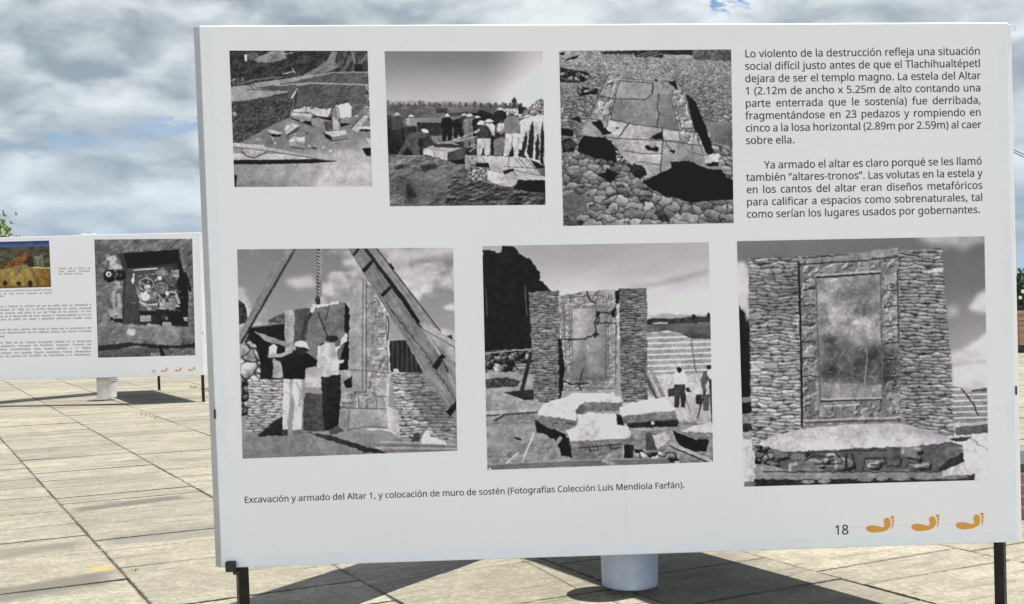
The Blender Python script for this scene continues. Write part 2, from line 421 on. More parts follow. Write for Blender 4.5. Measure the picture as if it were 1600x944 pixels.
GLYPHS = {"\"":[327,[[128,573,112,366,68,366,52,573],[275,573,259,366,215,366,199,573]]],"'":[180,[[128,573,112,366,68,366,52,573]]],"(":[241,[[33,263,45,348,54,389,83,468,125,540,150,573,217,573,182,521,154,465,132,407,116,346,107,284,103,221,109,139,126,58,154,-20,192,-92,216,-127,150,-127,103,-60,83,-24,54,53,38,135,33,177]]],")":[241,[[209,220,203,135,186,53,158,-24,139,-60,91,-127,25,-127,69,-57,87,-20,114,58,131,139,136,179,136,263,124,346,102,426,69,503,48,539,24,573,91,573,116,540,139,504,158,468,186,389,203,306]]],",":[215,[[154,84,94,-84,85,-103,33,-103,73,93,148,93]]],"-":[258,[[32,184,32,246,226,246,226,184]]],".":[215,[[59,61,64,75,72,85,82,92,107,97,132,92,151,75,156,61,156,26,151,12,132,-6,107,-11,82,-6,64,12,59,26]]],"0":[459,[[418,242,415,201,401,128,390,97,376,70,359,47,339,27,316,12,290,1,261,-6,229,-8,188,-4,153,8,122,27,97,54,76,88,60,129,48,176,42,229,39,287,41,346,48,399,58,446,73,486,93,520,119,547,149,566,186,578,229,581,269,578,304,566,335,547,361,520,382,486,399,446,410,399,417,346],[111,238,121,156,131,125,143,98,159,78,178,64,202,55,229,52,256,55,279,64,298,78,314,98,326,124,336,156,343,194,347,238,347,336,343,380,336,417,326,449,314,475,298,495,279,510,256,518,229,521,202,518,178,510,159,495,143,475,131,449,121,417,111,336]]],"1":[459,[[285,0,216,0,217,470,219,499,108,405,71,452,226,573,285,573]]],"2":[459,[[417,0,38,0,38,59,261,287,295,331,315,376,320,399,322,424,318,453,309,477,294,496,273,510,249,518,194,519,169,514,126,495,83,466,45,513,94,548,153,572,197,580,255,579,285,572,313,562,336,548,356,531,372,510,384,485,391,458,394,428,392,399,386,371,361,318,324,267,247,185,128,67,128,64,417,64]]],"3":[459,[[395,439,394,414,389,392,381,372,356,339,340,326,300,307,277,302,277,298,319,290,353,276,379,255,398,229,409,198,413,163,410,131,403,101,390,74,371,50,348,30,318,14,283,2,241,-6,164,-7,110,-1,60,13,36,23,36,89,114,61,168,52,194,51,241,55,278,65,305,81,324,104,335,132,339,164,337,187,331,206,320,223,306,236,288,247,240,261,179,265,123,265,123,326,209,327,259,339,294,362,307,377,316,394,321,413,323,434,320,460,311,481,295,498,274,511,249,519,199,521,147,511,103,491,75,473,39,521,61,537,115,563,147,573,181,579,218,581,273,576,317,563,352,540,376,511,390,477]]],"4":[459,[[443,130,359,130,359,0,291,0,291,130,17,130,17,190,286,576,359,576,359,193,443,193],[295,500,292,500,257,438,86,193,291,193]]],"5":[459,[[258,349,292,342,322,331,349,316,371,297,389,274,402,247,410,217,413,183,410,145,402,111,387,81,368,54,343,32,314,15,280,2,242,-5,199,-8,116,0,70,14,51,23,51,90,71,79,121,62,174,53,227,54,252,58,274,65,310,89,323,106,333,126,339,149,341,176,337,210,325,239,306,262,279,279,243,289,164,290,99,280,64,302,86,573,373,573,373,508,146,508,132,342,202,351]]],"6":[459,[[45,278,51,342,64,404,87,461,121,510,143,530,168,548,196,562,228,572,265,578,356,578,377,573,377,513,320,523,273,521,242,515,193,491,173,474,158,454,134,407,121,352,115,291,119,291,138,315,163,335,194,350,233,357,287,356,316,349,342,338,365,322,384,303,400,279,412,251,419,220,421,184,419,147,411,112,399,82,382,55,361,33,336,15,307,2,275,-5,239,-8,212,-6,163,7,140,19,119,35,84,76,70,103,59,133,51,166,46,204],[238,51,270,55,297,66,320,84,337,109,348,143,351,184,348,218,339,247,324,271,302,289,274,300,241,303,217,301,195,296,157,276,131,248,122,232,115,198,123,146,146,99,170,74,201,57]]],"7":[459,[[109,0,344,508,35,508,35,573,419,573,419,518,187,0]]],"8":[459,[[229,581,261,579,291,574,318,565,341,553,362,538,378,519,390,497,398,472,399,421,394,401,374,367,346,338,291,303,335,279,373,250,389,234,411,196,417,173,419,148,416,118,408,90,395,65,378,44,356,26,330,11,300,1,267,-6,231,-8,192,-6,157,0,126,10,100,24,78,42,61,63,49,87,42,115,39,146,41,171,47,194,56,214,82,249,118,277,158,299,123,322,93,350,71,383,59,422,60,472,68,497,80,518,97,537,117,552,141,565,197,579],[108,145,112,119,121,96,138,76,161,60,192,51,229,48,265,51,295,60,319,76,336,96,346,120,350,148,348,166,335,197,324,211,293,235,253,256,217,270,174,249,142,225,130,212,114,182],[228,524,200,521,176,514,155,502,139,486,130,466,127,441,128,422,141,391,164,367,232,330,282,357,296,367,317,392,325,406,330,441,327,466,318,486,302,502,282,514,257,521]]],"9":[459,[[416,295,405,199,387,139,358,86,340,63,318,42,293,25,265,11,232,0,195,-6,117,-6,82,0,82,60,140,50,188,52,218,58,245,68,268,82,287,99,303,118,327,165,340,221,346,281,341,281,310,247,266,223,227,215,173,216,144,223,118,235,95,250,76,270,61,294,49,321,42,352,40,387,43,426,50,460,63,491,80,517,101,540,127,557,156,570,188,578,223,581,250,579,275,574,322,553,361,518,377,495,391,469,402,439,410,406,415,369],[223,521,192,518,165,507,142,488,124,463,113,429,110,388,113,354,122,325,137,301,158,284,186,273,220,269,244,271,266,276,304,296,330,325,339,341,346,374,338,426,324,459,304,487,277,508,260,516]]],"A":[512,[[437,0,368,177,141,177,73,0,0,0,224,575,289,575,512,0],[255,500,230,415,165,241,346,241]]],"C":[507,[[294,516,241,502,217,490,196,474,178,456,162,434,149,410,131,353,125,286,128,241,135,200,147,164,164,132,186,105,213,83,244,68,281,58,322,55,371,58,460,78,460,15,416,2,369,-6,312,-8,257,-4,208,8,166,28,130,56,101,90,78,131,62,178,52,230,49,287,51,329,57,369,67,406,81,440,99,471,120,499,145,523,174,543,206,559,242,571,281,578,324,581,381,577,435,565,482,547,453,486,394,508,348,516]]],"D":[585,[[536,292,533,231,521,177,501,131,474,91,439,58,399,33,351,15,297,4,237,0,78,0,78,573,254,573,309,569,359,558,404,540,443,516,476,484,502,446,521,401,533,350],[460,289,457,337,449,379,435,415,416,444,391,469,361,487,327,500,287,508,244,511,150,511,150,62,228,62,299,68,357,87,402,119,434,164,454,220]]],"E":[446,[[398,0,78,0,78,573,398,573,398,509,150,509,150,330,383,330,383,268,150,268,150,63,398,63]]],"F":[416,[[150,0,78,0,78,573,398,573,398,509,150,509,150,306,383,306,383,243,150,243]]],"H":[594,[[516,0,443,0,443,267,150,267,150,0,78,0,78,573,150,573,150,330,443,330,443,573,516,573]]],"J":[219,[[-37,-150,-63,-142,-63,-81,-5,-89,33,-81,45,-74,63,-53,73,-19,74,573,146,573,146,9,144,-26,138,-56,128,-82,114,-104,96,-122,75,-135,52,-145,25,-150]]],"L":[420,[[78,0,78,573,150,573,150,64,400,64,400,0]]],"M":[727,[[330,0,145,490,144,0,78,0,78,573,184,573,362,103,544,573,650,573,650,0,578,0,579,488,390,0]]],"N":[609,[[532,0,447,0,141,476,138,476,144,320,144,0,78,0,78,573,161,573,467,99,470,99,464,249,464,573,532,573]]],"O":[626,[[577,287,576,244,570,204,561,166,531,101,510,73,486,49,459,29,428,13,393,1,355,-6,314,-8,271,-6,232,1,196,13,165,29,138,49,114,73,94,101,78,132,65,167,56,204,49,288,52,344,62,396,78,442,100,482,130,517,166,545,208,565,258,577,314,581,369,577,417,565,459,545,495,517,524,483,547,442,564,396,574,344],[125,287,127,241,134,200,145,163,161,131,182,104,207,83,238,67,273,58,314,55,354,58,390,67,420,83,445,104,465,131,481,163,492,200,499,241,501,287,496,354,481,411,456,457,421,491,373,511,314,518,274,515,238,506,207,490,182,469,161,443,145,411,134,374,127,333]]],"P":[485,[[229,573,297,568,352,553,393,528,421,495,439,454,444,404,439,358,433,336,411,296,395,278,375,262,324,238,292,230,256,225,150,223,150,0,78,0,78,573],[223,511,150,511,150,285,242,286,298,296,320,306,338,318,352,334,362,352,368,375,370,401,366,435,354,462,334,484,306,499,269,508]]],"T":[446,[[259,0,187,0,187,509,8,509,8,573,437,573,437,509,259,509]]],"X":[470,[[467,0,385,0,233,249,79,0,3,0,193,298,15,573,95,573,236,348,377,573,453,573,276,300]]],"Y":[454,[[227,291,376,573,454,573,263,222,263,0,191,0,191,219,0,573,79,573]]],"a":[450,[[231,437,279,433,318,422,347,403,368,375,381,338,385,293,385,0,334,0,320,61,317,61,292,33,265,13,234,-1,172,-8,148,-7,124,-2,84,16,68,30,55,48,45,68,39,92,37,119,43,159,59,192,87,219,127,238,179,251,243,257,316,259,313,317,306,342,293,359,275,371,253,378,205,379,183,376,106,347,84,400,126,419,177,432],[252,208,204,203,167,195,141,182,124,165,113,144,110,119,112,97,120,79,132,66,148,56,167,51,188,49,223,52,253,62,279,79,299,103,311,134,315,172,315,210]]],"b":[493,[[135,373,139,373,169,405,189,419,213,429,240,435,272,437,322,431,365,412,401,381,428,338,444,283,449,215,447,168,439,127,427,91,410,61,390,36,365,17,337,3,306,-5,272,-8,240,-6,213,0,189,10,153,38,139,55,133,55,119,0,68,0,68,609,139,609],[260,379,231,377,207,371,188,361,172,348,159,330,150,308,140,252,139,214,142,165,150,125,165,93,187,69,219,55,261,51,297,55,325,69,348,93,363,126,373,166,376,216,373,265,363,306,348,338,325,360,296,374]]],"c":[385,[[241,-8,204,-5,170,2,139,15,112,34,88,58,69,87,55,123,47,165,44,213,47,262,56,305,71,342,90,372,114,396,142,415,174,428,208,435,245,438,288,435,344,421,358,415,337,356,292,370,244,376,217,374,193,368,172,358,155,343,141,325,131,303,123,277,117,213,123,152,131,126,141,104,155,86,172,71,191,61,214,55,262,54,302,60,351,78,351,15,304,-2]]],"d":[493,[[221,-8,171,-2,128,17,92,48,65,91,49,146,44,214,49,282,66,338,93,381,128,413,171,432,221,438,262,434,296,423,323,407,345,386,354,374,359,374,354,438,354,609,425,609,425,0,368,0,358,58,354,58,323,24,296,7,262,-4],[232,51,273,55,305,67,328,88,343,117,352,154,355,213,352,263,343,304,329,336,306,360,274,375,231,379,196,374,168,359,146,334,130,300,120,260,117,213,120,165,130,125,146,93,168,69,197,55]]],"e":[452,[[234,438,269,435,301,427,329,414,354,396,374,373,390,346,402,315,409,281,411,201,117,201,122,157,134,119,154,90,181,69,215,56,254,52,327,60,392,82,392,20,349,4,304,-5,251,-8,212,-5,176,3,143,17,114,36,90,61,70,91,56,126,47,167,44,212,47,257,55,297,68,333,86,364,108,390,134,411,164,426,198,435],[233,380,202,377,175,366,154,348,137,323,125,293,119,257,338,257,333,302,318,338,306,353,276,373,256,378]]],"f":[276,[[266,375,158,375,158,0,87,0,87,375,12,375,12,408,87,432,89,492,95,522,104,547,116,568,132,585,152,597,174,606,199,612,259,612,310,599,292,544,228,556,206,553,189,545,175,532,166,513,160,489,158,430,266,430]]],"g":[493,[[221,438,248,436,273,431,297,422,319,409,338,393,355,373,359,373,369,430,425,430,425,-7,423,-46,416,-80,404,-109,388,-135,367,-155,341,-172,310,-183,274,-190,202,-192,147,-186,99,-174,78,-165,78,-100,123,-118,177,-130,237,-134,271,-130,300,-119,324,-101,341,-77,352,-48,358,57,354,57,338,37,320,21,299,8,275,-1,250,-6,221,-8,170,-2,126,18,91,51,65,95,49,149,44,214,49,278,65,332,91,377,126,411,169,431],[230,379,207,376,187,370,169,359,153,344,140,326,130,303,123,277,117,213,120,165,130,124,146,92,169,68,197,54,232,50,271,53,303,65,326,85,336,98,349,131,356,214,355,251,343,309,332,331,319,348,302,362,281,371,257,377]]],"h":[496,[[135,370,140,370,149,385,174,407,204,424,238,434,273,437,306,435,335,430,360,421,382,408,399,391,413,370,423,344,429,314,431,280,431,0,361,0,361,275,358,307,351,333,338,353,319,367,295,376,265,379,235,377,210,370,189,360,173,347,160,329,150,308,140,254,139,0,68,0,68,609,139,609]]],"i":[207,[[139,430,139,0,68,0,68,430],[115,590,133,580,140,572,144,560,144,532,140,521,133,512,115,502,93,502,75,512,68,521,64,532,64,560,68,572,83,586,93,590]]],"j":[207,[[-18,-190,-44,-183,-44,-126,9,-134,39,-128,51,-120,61,-108,66,-90,68,-67,68,430,139,430,139,-64,133,-113,126,-133,116,-151,103,-166,87,-177,67,-186,44,-191],[64,560,68,572,83,586,104,591,115,590,133,580,140,572,144,560,144,532,140,521,133,512,115,502,93,502,75,512,68,521,64,532]]],"l":[207,[[139,0,68,0,68,609,139,609]]],"m":[750,[[540,438,584,434,621,421,649,401,669,371,681,330,685,280,685,0,615,0,615,277,613,308,606,333,594,353,577,367,555,376,528,379,490,374,460,362,438,342,423,315,414,280,411,237,411,0,342,0,341,298,332,333,325,347,315,359,289,374,253,379,227,377,204,370,185,360,170,347,158,329,144,283,140,255,139,0,68,0,68,430,125,430,136,371,140,371,160,398,186,418,217,431,266,438,298,436,325,430,349,420,369,406,386,388,398,366,402,366,418,388,438,406,461,420,486,430,512,436]]],"n":[496,[[275,438,322,434,361,421,391,401,413,371,426,330,431,280,431,0,361,0,361,275,358,307,351,333,338,353,319,367,295,376,265,379,222,374,189,361,166,338,151,308,142,269,139,223,139,0,68,0,68,430,125,430,136,371,140,371,162,398,190,418,222,431]]],"o":[485,[[442,216,436,150,428,121,404,71,388,51,369,33,348,18,299,-1,271,-6,241,-8,188,-1,163,7,140,18,119,33,100,51,84,71,70,95,59,121,51,150,46,181,44,216,47,261,55,301,68,336,87,367,110,392,137,412,169,426,204,435,244,438,281,435,316,426,347,412,374,392,398,367,417,336,431,301,439,261],[117,216,123,154,130,128,141,105,155,86,172,71,192,59,216,53,243,51,270,53,294,59,314,71,331,86,345,105,356,128,363,154,369,216,363,277,355,303,345,325,331,344,314,359,294,370,270,376,242,379,202,374,171,359,147,335,130,303,120,263]]],"p":[493,[[273,438,322,432,365,413,401,383,428,339,444,284,449,216,447,170,439,129,427,93,410,62,390,37,365,17,337,3,306,-5,272,-8,231,-4,197,7,158,33,139,55,134,55,139,-16,139,-192,68,-192,68,430,126,430,136,371,139,371,170,405,197,422,231,434],[260,379,233,377,210,371,190,362,174,349,161,333,152,313,145,289,139,216,140,182,150,126,159,103,172,85,188,70,208,59,233,53,261,51,286,53,308,60,326,72,341,88,354,108,364,131,371,157,376,217,373,262,363,302,348,334,325,359,296,374]]],"q":[493,[[358,58,354,58,340,40,303,11,279,1,251,-6,219,-8,170,-2,128,17,93,48,66,91,49,146,44,214,47,261,54,302,67,338,83,368,104,393,129,413,157,427,188,435,221,438,253,436,280,429,304,419,324,405,341,389,355,371,358,371,369,430,425,430,425,-192,354,-192],[233,51,260,52,284,58,304,67,320,79,333,96,342,116,349,140,355,213,352,263,343,305,328,337,305,361,273,375,231,379,196,374,167,359,145,334,130,300,120,260,117,213,120,165,130,126,146,93,168,70,197,55]]],"r":[331,[[319,433,310,368,264,374,232,369,202,355,176,334,156,305,143,270,139,229,139,0,68,0,68,430,126,430,134,351,137,351,170,395,198,418,231,433,249,437]]],"s":[384,[[348,119,346,92,339,69,327,49,311,32,292,18,268,6,241,-2,176,-8,122,-5,59,11,42,19,42,83,104,60,153,50,211,51,236,57,256,66,269,79,277,94,280,112,276,132,264,150,222,176,124,217,84,239,57,266,48,283,43,302,41,324,46,358,61,386,85,408,118,425,157,435,202,438,275,430,339,409,315,353,238,377,197,380,171,379,149,374,131,366,118,356,111,343,108,328,113,307,127,290,193,256,268,226,306,203,321,191,333,176,341,159,346,140]]],"t":[289,[[233,51,272,59,272,5,213,-8,178,-7,157,-3,120,13,104,27,91,44,82,66,76,93,74,125,74,375,13,375,13,409,75,437,103,528,144,528,144,430,269,430,269,375,144,375,144,127,146,103,153,83,163,69,177,58,193,52]]],"u":[496,[[427,430,427,0,370,0,359,57,356,57,334,31,306,11,256,-5,220,-8,187,-6,159,-1,134,8,112,21,95,38,81,59,71,85,65,114,63,148,63,430,135,430,135,153,137,122,145,96,158,76,176,62,200,53,230,51,260,53,285,59,306,69,323,82,336,100,345,121,352,146,357,206,357,430]]],"v":[407,[[163,0,0,430,75,430,197,83,201,63,204,63,241,176,332,430,407,430,244,0]]],"x":[424,[[170,220,22,430,102,430,213,268,322,430,402,430,253,220,410,0,330,0,213,172,94,0,14,0]]],"y":[409,[[1,430,76,430,203,80,205,68,209,68,245,186,333,430,409,430,213,-85,188,-130,157,-164,138,-176,117,-185,94,-191,44,-192,9,-186,9,-130,56,-135,86,-131,99,-126,121,-110,138,-87,152,-59,174,-2]]],"z":[377,[[346,0,31,0,31,47,262,375,45,375,45,430,340,430,340,377,112,55,346,55]]],"á":[450,[[231,437,279,433,318,422,347,403,368,375,381,338,385,293,385,0,334,0,320,61,317,61,292,33,265,13,234,-1,172,-8,148,-7,124,-2,84,16,68,30,55,48,45,68,39,92,37,119,43,159,59,192,87,219,127,238,179,251,243,257,316,259,313,317,306,342,293,359,275,371,253,378,205,379,183,376,106,347,84,400,126,419,177,432],[252,208,204,203,167,195,141,182,124,165,113,144,110,119,112,97,120,79,132,66,148,56,167,51,188,49,223,52,253,62,279,79,299,103,311,134,315,172,315,210],[344,606,239,494,229,486,183,486,183,496,259,614,344,614]]],"é":[452,[[234,438,269,435,301,427,329,414,354,396,374,373,390,346,402,315,409,281,411,201,117,201,122,157,134,119,154,90,181,69,215,56,254,52,327,60,392,82,392,20,349,4,304,-5,251,-8,212,-5,176,3,143,17,114,36,90,61,70,91,56,126,47,167,44,212,47,257,55,297,68,333,86,364,108,390,134,411,164,426,198,435],[233,380,202,377,175,366,154,348,137,323,125,293,119,257,338,257,333,302,318,338,306,353,276,373,256,378],[347,606,253,503,233,486,186,486,186,496,262,614,347,614]]],"í":[207,[[139,0,68,0,68,430,139,430],[222,606,128,503,107,486,61,486,61,496,137,614,222,614]]],"ñ":[496,[[275,438,322,434,361,421,391,401,413,371,426,330,431,280,431,0,361,0,361,275,358,307,351,333,338,353,319,367,295,376,265,379,222,374,189,361,166,338,151,308,142,269,139,223,139,0,68,0,68,430,125,430,136,371,140,371,162,398,190,418,222,431],[101,486,110,529,121,552,145,576,177,588,212,586,302,544,323,544,340,555,351,575,355,589,395,589,390,560,381,536,368,515,351,499,331,490,308,487,286,490,195,532,174,531,157,521,146,500,142,486]]],"ó":[485,[[442,216,436,150,428,121,404,71,388,51,369,33,348,18,299,-1,271,-6,241,-8,188,-1,163,7,140,18,119,33,100,51,84,71,70,95,59,121,51,150,46,181,44,216,47,261,55,301,68,336,87,367,110,392,137,412,169,426,204,435,244,438,281,435,316,426,347,412,374,392,398,367,417,336,431,301,439,261],[117,216,123,154,130,128,141,105,155,86,172,71,192,59,216,53,243,51,270,53,294,59,314,71,331,86,345,105,356,128,363,154,369,216,363,277,355,303,345,325,331,344,314,359,294,370,270,376,242,379,202,374,171,359,147,335,130,303,120,263],[362,606,257,494,247,486,200,486,200,496,277,614,362,614]]],"ú":[496,[[427,430,427,0,370,0,359,57,356,57,334,31,306,11,256,-5,220,-8,187,-6,159,-1,134,8,112,21,95,38,81,59,71,85,65,114,63,148,63,430,135,430,135,153,137,122,145,96,158,76,176,62,200,53,230,51,260,53,285,59,306,69,323,82,336,100,345,121,352,146,357,206,357,430],[366,606,262,494,252,486,205,486,205,496,281,614,366,614]]],"“":[288,[[278,573,238,376,162,376,156,385,226,573],[130,573,90,376,14,376,10,385,79,573]]],"”":[288,[[278,564,227,416,209,376,156,376,197,573,273,573],[130,564,61,376,10,376,49,573,124,573]]]," ":[209,[]]}
# ----------------------------------------------------------------------------
# the printed photographs: each one is drawn with numpy shapes and grain and
# becomes the ink colour of a finely divided flat print on the board
# ----------------------------------------------------------------------------
def _hash(ix, iy, seed):
    h = (ix.astype(np.int64) * 374761393 + iy.astype(np.int64) * 668265263 + seed * 1442695041) & 0xFFFFFFFF
    h = ((h ^ (h >> 13)) * 1274126177) & 0xFFFFFFFF
    h = h ^ (h >> 16)
    return (h & 0xFFFF).astype(np.float32) / 65535.0

def vnoise(x, y, seed=0):
    ix = np.floor(x); iy = np.floor(y)
    fx = x - ix; fy = y - iy
    fx = fx * fx * (3 - 2 * fx); fy = fy * fy * (3 - 2 * fy)
    a = _hash(ix, iy, seed); b = _hash(ix + 1, iy, seed)
    c = _hash(ix, iy + 1, seed); d = _hash(ix + 1, iy + 1, seed)
    return (a + (b - a) * fx) * (1 - fy) + (c + (d - c) * fx) * fy

def fbm(x, y, s, seed=0, o=4, sx=1.0, sy=1.0):
    v = 0; a = 0.5; t = 0
    x = x / (s * sx); y = y / (s * sy)
    for k in range(o):
        v = v + a * vnoise(x, y, seed + 17 * k); t += a
        x = x * 2.03 + 3.1; y = y * 2.03 + 1.7; a *= 0.55
    return v / t - 0.5                                  # about -0.5..0.5

def cells(x, y, seed=0, jit=0.85, jy=None):
    jy = jit if jy is None else jy
    ix = np.floor(x); iy = np.floor(y)
    f1 = np.full(x.shape, 9., np.float32); f2 = f1.copy(); cid = np.zeros(x.shape, np.float32)
    ox = np.zeros(x.shape, np.float32); oy = ox.copy()
    for dx in (-1, 0, 1):
        for dy in (-1, 0, 1):
            cx = ix + dx; cy = iy + dy
            px = cx + 0.5 + (_hash(cx, cy, seed) - 0.5) * jit
            py = cy + 0.5 + (_hash(cx, cy, seed + 7) - 0.5) * jy
            d = np.hypot(px - x, py - y)
            near = d < f1
            f2 = np.where(near, f1, np.minimum(f2, d))
            cid = np.where(near, _hash(cx, cy, seed + 13), cid)
            ox = np.where(near, x - px, ox); oy = np.where(near, y - py, oy)
            f1 = np.where(near, d, f1)
    return f1, f2, cid, ox, oy

def sstep(a, b, x):
    t = np.clip((x - a) / (b - a), 0, 1)
    return t * t * (3 - 2 * t)

class Pic:
    """canvas of 2n x 2n samples addressed in the drawing's own units"""
    def __init__(self, corners, n, seed=1, tone=0.6):
        self.n = n; self.seed = seed; m = 2 * n
        s = (np.arange(m, dtype=np.float32) + 0.5) / m
        S, Tt = np.meshgrid(s, s)
        tl, tr, br, bl = [np.array(c, np.float32) for c in corners]
        q = [tl[k] * (1 - S) * (1 - Tt) + tr[k] * S * (1 - Tt) + br[k] * S * Tt + bl[k] * (1 - S) * Tt for k in (0, 1)]
        self.X, self.Y = q[0].astype(np.float32), q[1].astype(np.float32)
        self.I = np.zeros((m, m, 3), np.float32); self.I[:] = tone
        self.u = (corners[1][0] - corners[0][0]) / m     # units per sample
        self.k = 0
        self.T = np.zeros((m, m), np.float32)
    def _win(self, x0, x1, y0, y1):
        m = 2 * self.n
        x0i = np.searchsorted(self.X[0].copy(), x0 - 60) if False else 0
        rows = np.where((self.Y.max(1) >= y0) & (self.Y.min(1) <= y1))[0]
        cols = np.where((self.X.max(0) >= x0) & (self.X.min(0) <= x1))[0]
        if len(rows) == 0 or len(cols) == 0: return None
        return slice(rows[0], rows[-1] + 1), slice(cols[0], cols[-1] + 1)
    def sky_done(self): self.T[:] = 0
    def _put(self, w, m, tone, tex):
        X = self.X[w]; Y = self.Y[w]
        t = tone(X, Y) if callable(tone) else tone
        t = np.asarray(t, np.float32)
        if t.ndim == 2: t = t[..., None]
        if tex is not None: t = t + tex(X, Y)[..., None]
        self.T[w] = np.maximum(self.T[w], m)
        m = m[..., None]
        self.I[w] = self.I[w] * (1 - m) + t * m
    def poly(self, pts, tone, r=2.5, rs=16, tex=None, nz=0.05, ns=12, a=1.0, soft=0, g=0.05):
        self.k += 1; sd = self.seed * 100 + self.k
        P = np.array(pts, np.float32).reshape(-1, 2)
        pad = r + soft + 4
        w = self._win(P[:, 0].min() - pad, P[:, 0].max() + pad, P[:, 1].min() - pad, P[:, 1].max() + pad)
        if w is None: return
        X = self.X[w]; Y = self.Y[w]
        if r:
            X2 = X + fbm(X, Y, rs, sd, 3) * 4 * r; Y2 = Y + fbm(X, Y, rs, sd + 5, 3) * 4 * r
        else: X2, Y2 = X, Y
        inside = np.zeros(X.shape, bool)
        n = len(P)
        for i in range(n):
            x1, y1 = P[i]; x2, y2 = P[(i + 1) % n]
            if y1 == y2: continue
            c = ((y1 > Y2) != (y2 > Y2)) & (X2 < (x2 - x1) * (Y2 - y1) / (y2 - y1) + x1)
            inside ^= c
        m = inside.astype(np.float32)
        if soft:
            kk = max(1, int(soft / self.u))
            for _ in range(2): m = boxblur(m, kk)
        if tex is None and nz:
            ym = P[:, 1].mean(); yh = max(np.ptp(P[:, 1]), 1); xm = P[:, 0].mean(); xh = max(np.ptp(P[:, 0]), 1)
            sg = 1 if sd % 3 else -1
            tex = lambda X, Y: fbm(X, Y, ns, sd + 9, 4) * 2.6 * nz + g * (sg * (xm - X) / xh + (ym - Y) / yh)
        self._put(w, m * a, tone, tex)
    def line(self, pts, wd, tone, r=0.8, a=1.0, rs=14):
        self.k += 1; sd = self.seed * 100 + self.k
        P = np.array(pts, np.float32).reshape(-1, 2)
        if wd >= 6 and len(P) == 2:
            d = P[1] - P[0]; q = np.array([-d[1], d[0]]) / max(np.hypot(*d), 1e-6) * wd / 2
            return self.poly([P[0] + q, P[1] + q * .85, P[1] - q * .85, P[0] - q], tone, r=max(r, 1.0), a=a)
        pad = wd + r * 2 + 3
        w = self._win(P[:, 0].min() - pad, P[:, 0].max() + pad, P[:, 1].min() - pad, P[:, 1].max() + pad)
        if w is None: return
        X = self.X[w]; Y = self.Y[w]
        if r:
            X = X + fbm(X, Y, rs, sd, 2) * 4 * r; Y = Y + fbm(self.X[w], Y, rs, sd + 3, 2) * 4 * r
        d = np.full(X.shape, 1e9, np.float32)
        for (x1, y1), (x2, y2) in zip(P[:-1], P[1:]):
            dx, dy = x2 - x1, y2 - y1
            t = np.clip(((X - x1) * dx + (Y - y1) * dy) / max(dx * dx + dy * dy, 1e-6), 0, 1)
            d = np.minimum(d, np.hypot(X - x1 - t * dx, Y - y1 - t * dy))
        m = np.clip((wd / 2 - d) / self.u + 0.5, 0, 1) * a
        self._put(w, m, tone, None)
    def ell(self, cx, cy, rx, ry, tone, ang=0, r=1.0, a=1.0, nz=0.03, soft=0):
        th = np.linspace(0, 2 * math.pi, 22, endpoint=False)
        ca, sa = math.cos(ang), math.sin(ang)
        self.poly([(cx + rx * math.cos(t) * ca - ry * math.sin(t) * sa, cy + rx * math.cos(t) * sa + ry * math.sin(t) * ca) for t in th], tone, r=r, a=a, nz=nz, soft=soft)
    def curl(self, x, y, s, fl=1, up=1, dark=0.15, light=0.7, w=4):
        """a carved volute: dark groove with a light lip beside it"""
        k = (int(x * 7.3 + y * 3.1)) % 7
        if k in (1, 5): return
        k2 = (int(x * 3.7 + y * 5.9)) % 11
        s = s * (.6 + .09 * k2); x = x + (k - 3) * s * .12; y = y + (k2 - 5) * s * .1; dark = dark + .1
        th = np.linspace(0, 3.1 + .35 * k, 11)
        c = [(x + fl * s * math.cos(t) * (1 - t * 0.13), y - up * s * 0.7 * math.sin(t) * (1 - t * 0.13)) for t in th]
        if k % 2: c = [(x + fl * s * 1.5, y + up * s * 0.35)] + c
        self.line([(p[0] + w * .6, p[1] + w * .8) for p in c], w * .7, light, a=.5, r=1.5)
        self.line(c, w, dark, r=2.6, a=.6, rs=9)
    def done(self, grain=0.03, tint=(1.0, 0.975, 1.0)):
        X, Y = self.X, self.Y
        T = self.T[..., None]
        d0 = fbm(X, Y, 46, 97, 3); d1 = fbm(X, Y, 13, 91, 3); d2 = fbm(X, Y, 4.5, 93, 2)
        em = crumble(11, .05, 95)(X, Y)
        lum = self.I.mean(2, keepdims=True)
        I = self.I * (1 + T * (d0 * .3 + d1 * .2 + d2 * .16)[..., None]) + T * (em * 1.1 + d2 * .04)[..., None] * np.clip(lum * 2.2, .12, 1)
        I = np.stack([boxblur(I[..., c], 1) for c in range(3)], -1) * .7 + I * .3
        I = I + (fbm(X, Y, 3.0, 77, 2) * 2 * grain)[..., None]
        n = self.n
        I = I.reshape(n, 2, n, 2, 3).mean((1, 3))
        return np.clip(I * np.array(tint, np.float32), 0, 1)

def boxblur(m, k):
    for ax in (0, 1):
        p = [(0, 0), (0, 0)]; p[ax] = (k, k)
        q = np.pad(m, p, mode='edge').cumsum(ax)
        z = np.zeros_like(np.take(q, [0], ax)); q = np.concatenate([z, q], ax)
        n = m.shape[ax]
        a = np.take(q, np.arange(2 * k + 1, 2 * k + 1 + n), ax); b = np.take(q, np.arange(0, n), ax)
        m = (a - b) / (2 * k + 1)
    return m

